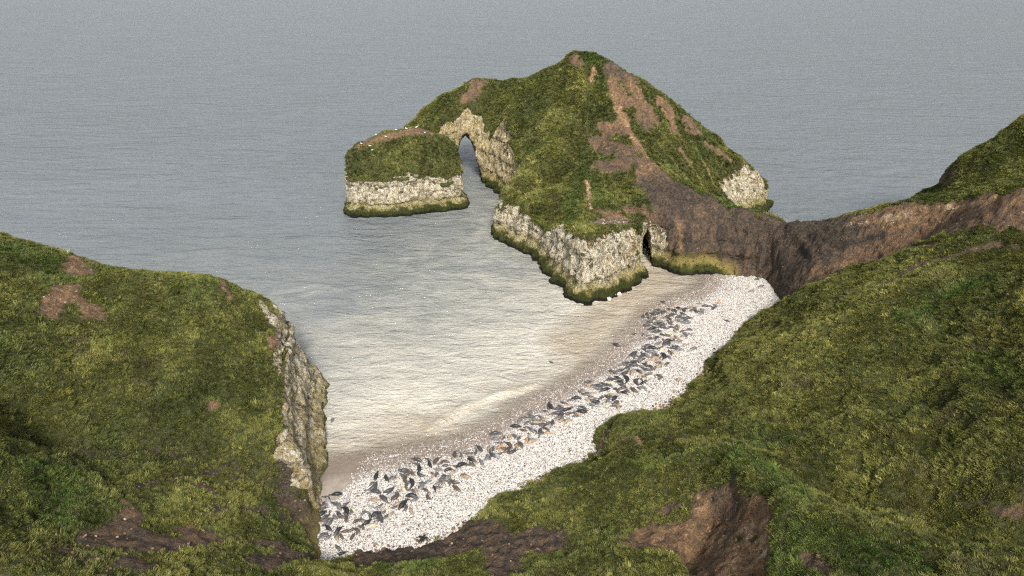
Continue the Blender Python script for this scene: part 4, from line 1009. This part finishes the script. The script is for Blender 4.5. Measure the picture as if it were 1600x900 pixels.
for (u, v, a, L, c, lab) in SWIM:
    p = at(u, v, 0); e1 = at(u-math.cos(math.radians(a))*L/2, v+math.sin(math.radians(a))*L/2); e2 = at(u+math.cos(math.radians(a))*L/2, v-math.sin(math.radians(a))*L/2)
    dv = e2-e1
    o = link("seal", seal_mesh(4 if L < 8 else 3, c), None, None, lab, "seal", "seals swimming in the cove")
    s = min(max(np.linalg.norm(dv), 1.3), 2.2)/2
    o.location = (p[0], p[1], -.27*s if L > 8 else -.42); o.rotation_euler = (0, 0, math.atan2(dv[1], dv[0])); o.scale = (s, s, s)

# ------------------------------------------------------------------ boulders, weed, gulls, post
def make_rock(seed, sx, sy, sz):
    g = .14; ax = np.arange(-1.5, 1.5, g)
    G = np.stack(np.meshgrid(ax, ax, ax, indexing='ij'), -1); Q = G.reshape(-1, 3)
    r_ = np.random.default_rng(seed); d = np.full(len(Q), -9.0)
    for _ in range(14):
        nrm = r_.normal(size=3); nrm /= np.linalg.norm(nrm); d = np.maximum(d, Q@nrm-r_.uniform(.7, 1.05))
    d += fbm(Q, .5, 2, seed=seed)*.07
    V, F = surface_nets(-d.reshape(G.shape[:3]), (ax[0],)*3, g)
    return V*np.array([sx, sy, sz]), F
tr = NT("pale_chalk_boulder"); nb = tr.noise(tr.pos(), 3.0, 5, .65)
tr.done(tr.ramp(nb, [(.35, (.30, .28, .25)), (.55, (.52, .50, .46)), (.75, (.66, .65, .61))]), .85, tr.bump(nb, .6, .1))
for k, (u, v, sx, sy, sz, lab) in enumerate([(964, 459, 1.0, .7, .7, "white chalk boulder at the waterline below the weedy buttress foot"), (951, 467, .8, .55, .45, "smaller bluish-white chalk rock left of the bigger boulder at buttress foot")]):
    p = at(u, v, .2); o = link("boulder", raw_mesh("boulder", *make_rock(k+3, sx, sy, sz), smooth=False), tr.m, None, lab, "boulder")
    o.location = (p[0], p[1], .25); o.rotation_euler = (.2, .1, k*1.3)
# weed heap on the shingle
tw = NT("dark_seaweed"); tw.done((.020, .017, .012), .5, None, .4)
def frond_heap(seed, n):
    r_ = random.Random(seed); Vv = []; Ff = []
    for _ in range(n):
        a = r_.uniform(0, 6.28); L = r_.uniform(.35, .95); w_ = r_.uniform(.05, .11); px, py, pz = r_.uniform(-.2, .2), r_.uniform(-.2, .2), .05; i0 = len(Vv)
        for s in range(5):
            t_ = s/4; a += r_.uniform(-.4, .4)
            Vv += [(px-w_*math.sin(a), py+w_*math.cos(a), pz), (px+w_*math.sin(a), py-w_*math.cos(a), pz+.03)]
            px += L/4*math.cos(a); py += L/4*math.sin(a); pz = .05+.22*math.sin(3.1*min(t_+.25, 1))*r_.uniform(.5, 1)
        Ff += [(i0+2*s, i0+2*s+1, i0+2*s+3, i0+2*s+2) for s in range(4)]
    return Vv, Ff
p = at(661, 843, 1.4); o = link("seaweed", raw_mesh("seaweed", *frond_heap(2, 26)), tw.m, None, "small black clump of seaweed on clean shingle near the landslip", "seaweed")
o.location = (p[0], p[1], float(beach_z(p[0:1], p[1:2])[0])+.05)
# gulls
def make_gull():
    g = .028; ax = np.arange(-.42, .42, g); ay = np.arange(-.2, .2, g); az = np.arange(-.03, .42, g)
    G = np.stack(np.meshgrid(ax, ay, az, indexing='ij'), -1); Q = G.reshape(-1, 3)
    d = capsule_sdf(Q, (-.16, 0, .17), (.12, 0, .2), .075, .1)
    d = smin(d, capsule_sdf(Q, (.12, 0, .2), (.2, 0, .31), .07, .055), .04)
    d = smin(d, capsule_sdf(Q, (.24, 0, .31), (.31, 0, .29), .03, .016), .02)
    d = smin(d, capsule_sdf(Q, (-.16, 0, .17), (-.37, 0, .14), .06, .025), .03)
    for s in (-1, 1): d = smin(d, capsule_sdf(Q, (-.02, s*.04, .15), (-.02, s*.04, -.02), .02, .018), .02)
    return surface_nets(-d.reshape(G.shape[:3]), (ax[0], ay[0], az[0]), g)
tg = NT("gull_plumage"); tcg = tg.new("ShaderNodeTexCoord"); spg = tg.new("ShaderNodeSeparateXYZ"); tg.t.links.new(tcg.outputs["Object"], spg.inputs[0])
back = tg.math('MULTIPLY', tg.step(spg.outputs[2], .21, .25), tg.step(spg.outputs[0], .12, .06))
tg.done(tg.mix(back, (.80, .80, .79), (.42, .44, .46)), .7)
gm = raw_mesh("gull", *make_gull()); gm.materials.append(tg.m)
GUL = [(565,227),(578,229),(588,212),(603,214),(619,203),(635,202),(651,199),(664,209),(582,236)]
Hgul = sorted(GUL)
stV = V_st = np.array([v.co for v in st.data.vertices])
for r_, (u, v) in enumerate(Hgul):
    p = march(hd, u, v+2)
    dd = np.linalg.norm(stV[:, :2]-p[:2], axis=1); zt = stV[dd < .7][:, 2].max() if (dd < .7).any() else p[2]
    o = link("gull", gm, None, None, f"white gull on the sea stack's crown, {ORD[r_]}", "gull", "gulls on the sea stack")
    o.location = (p[0], p[1], zt+.02); o.rotation_euler = (0, 0, random.uniform(0, 6.28)); o.scale = (1.25,)*3
print("done", len(SC.objects))
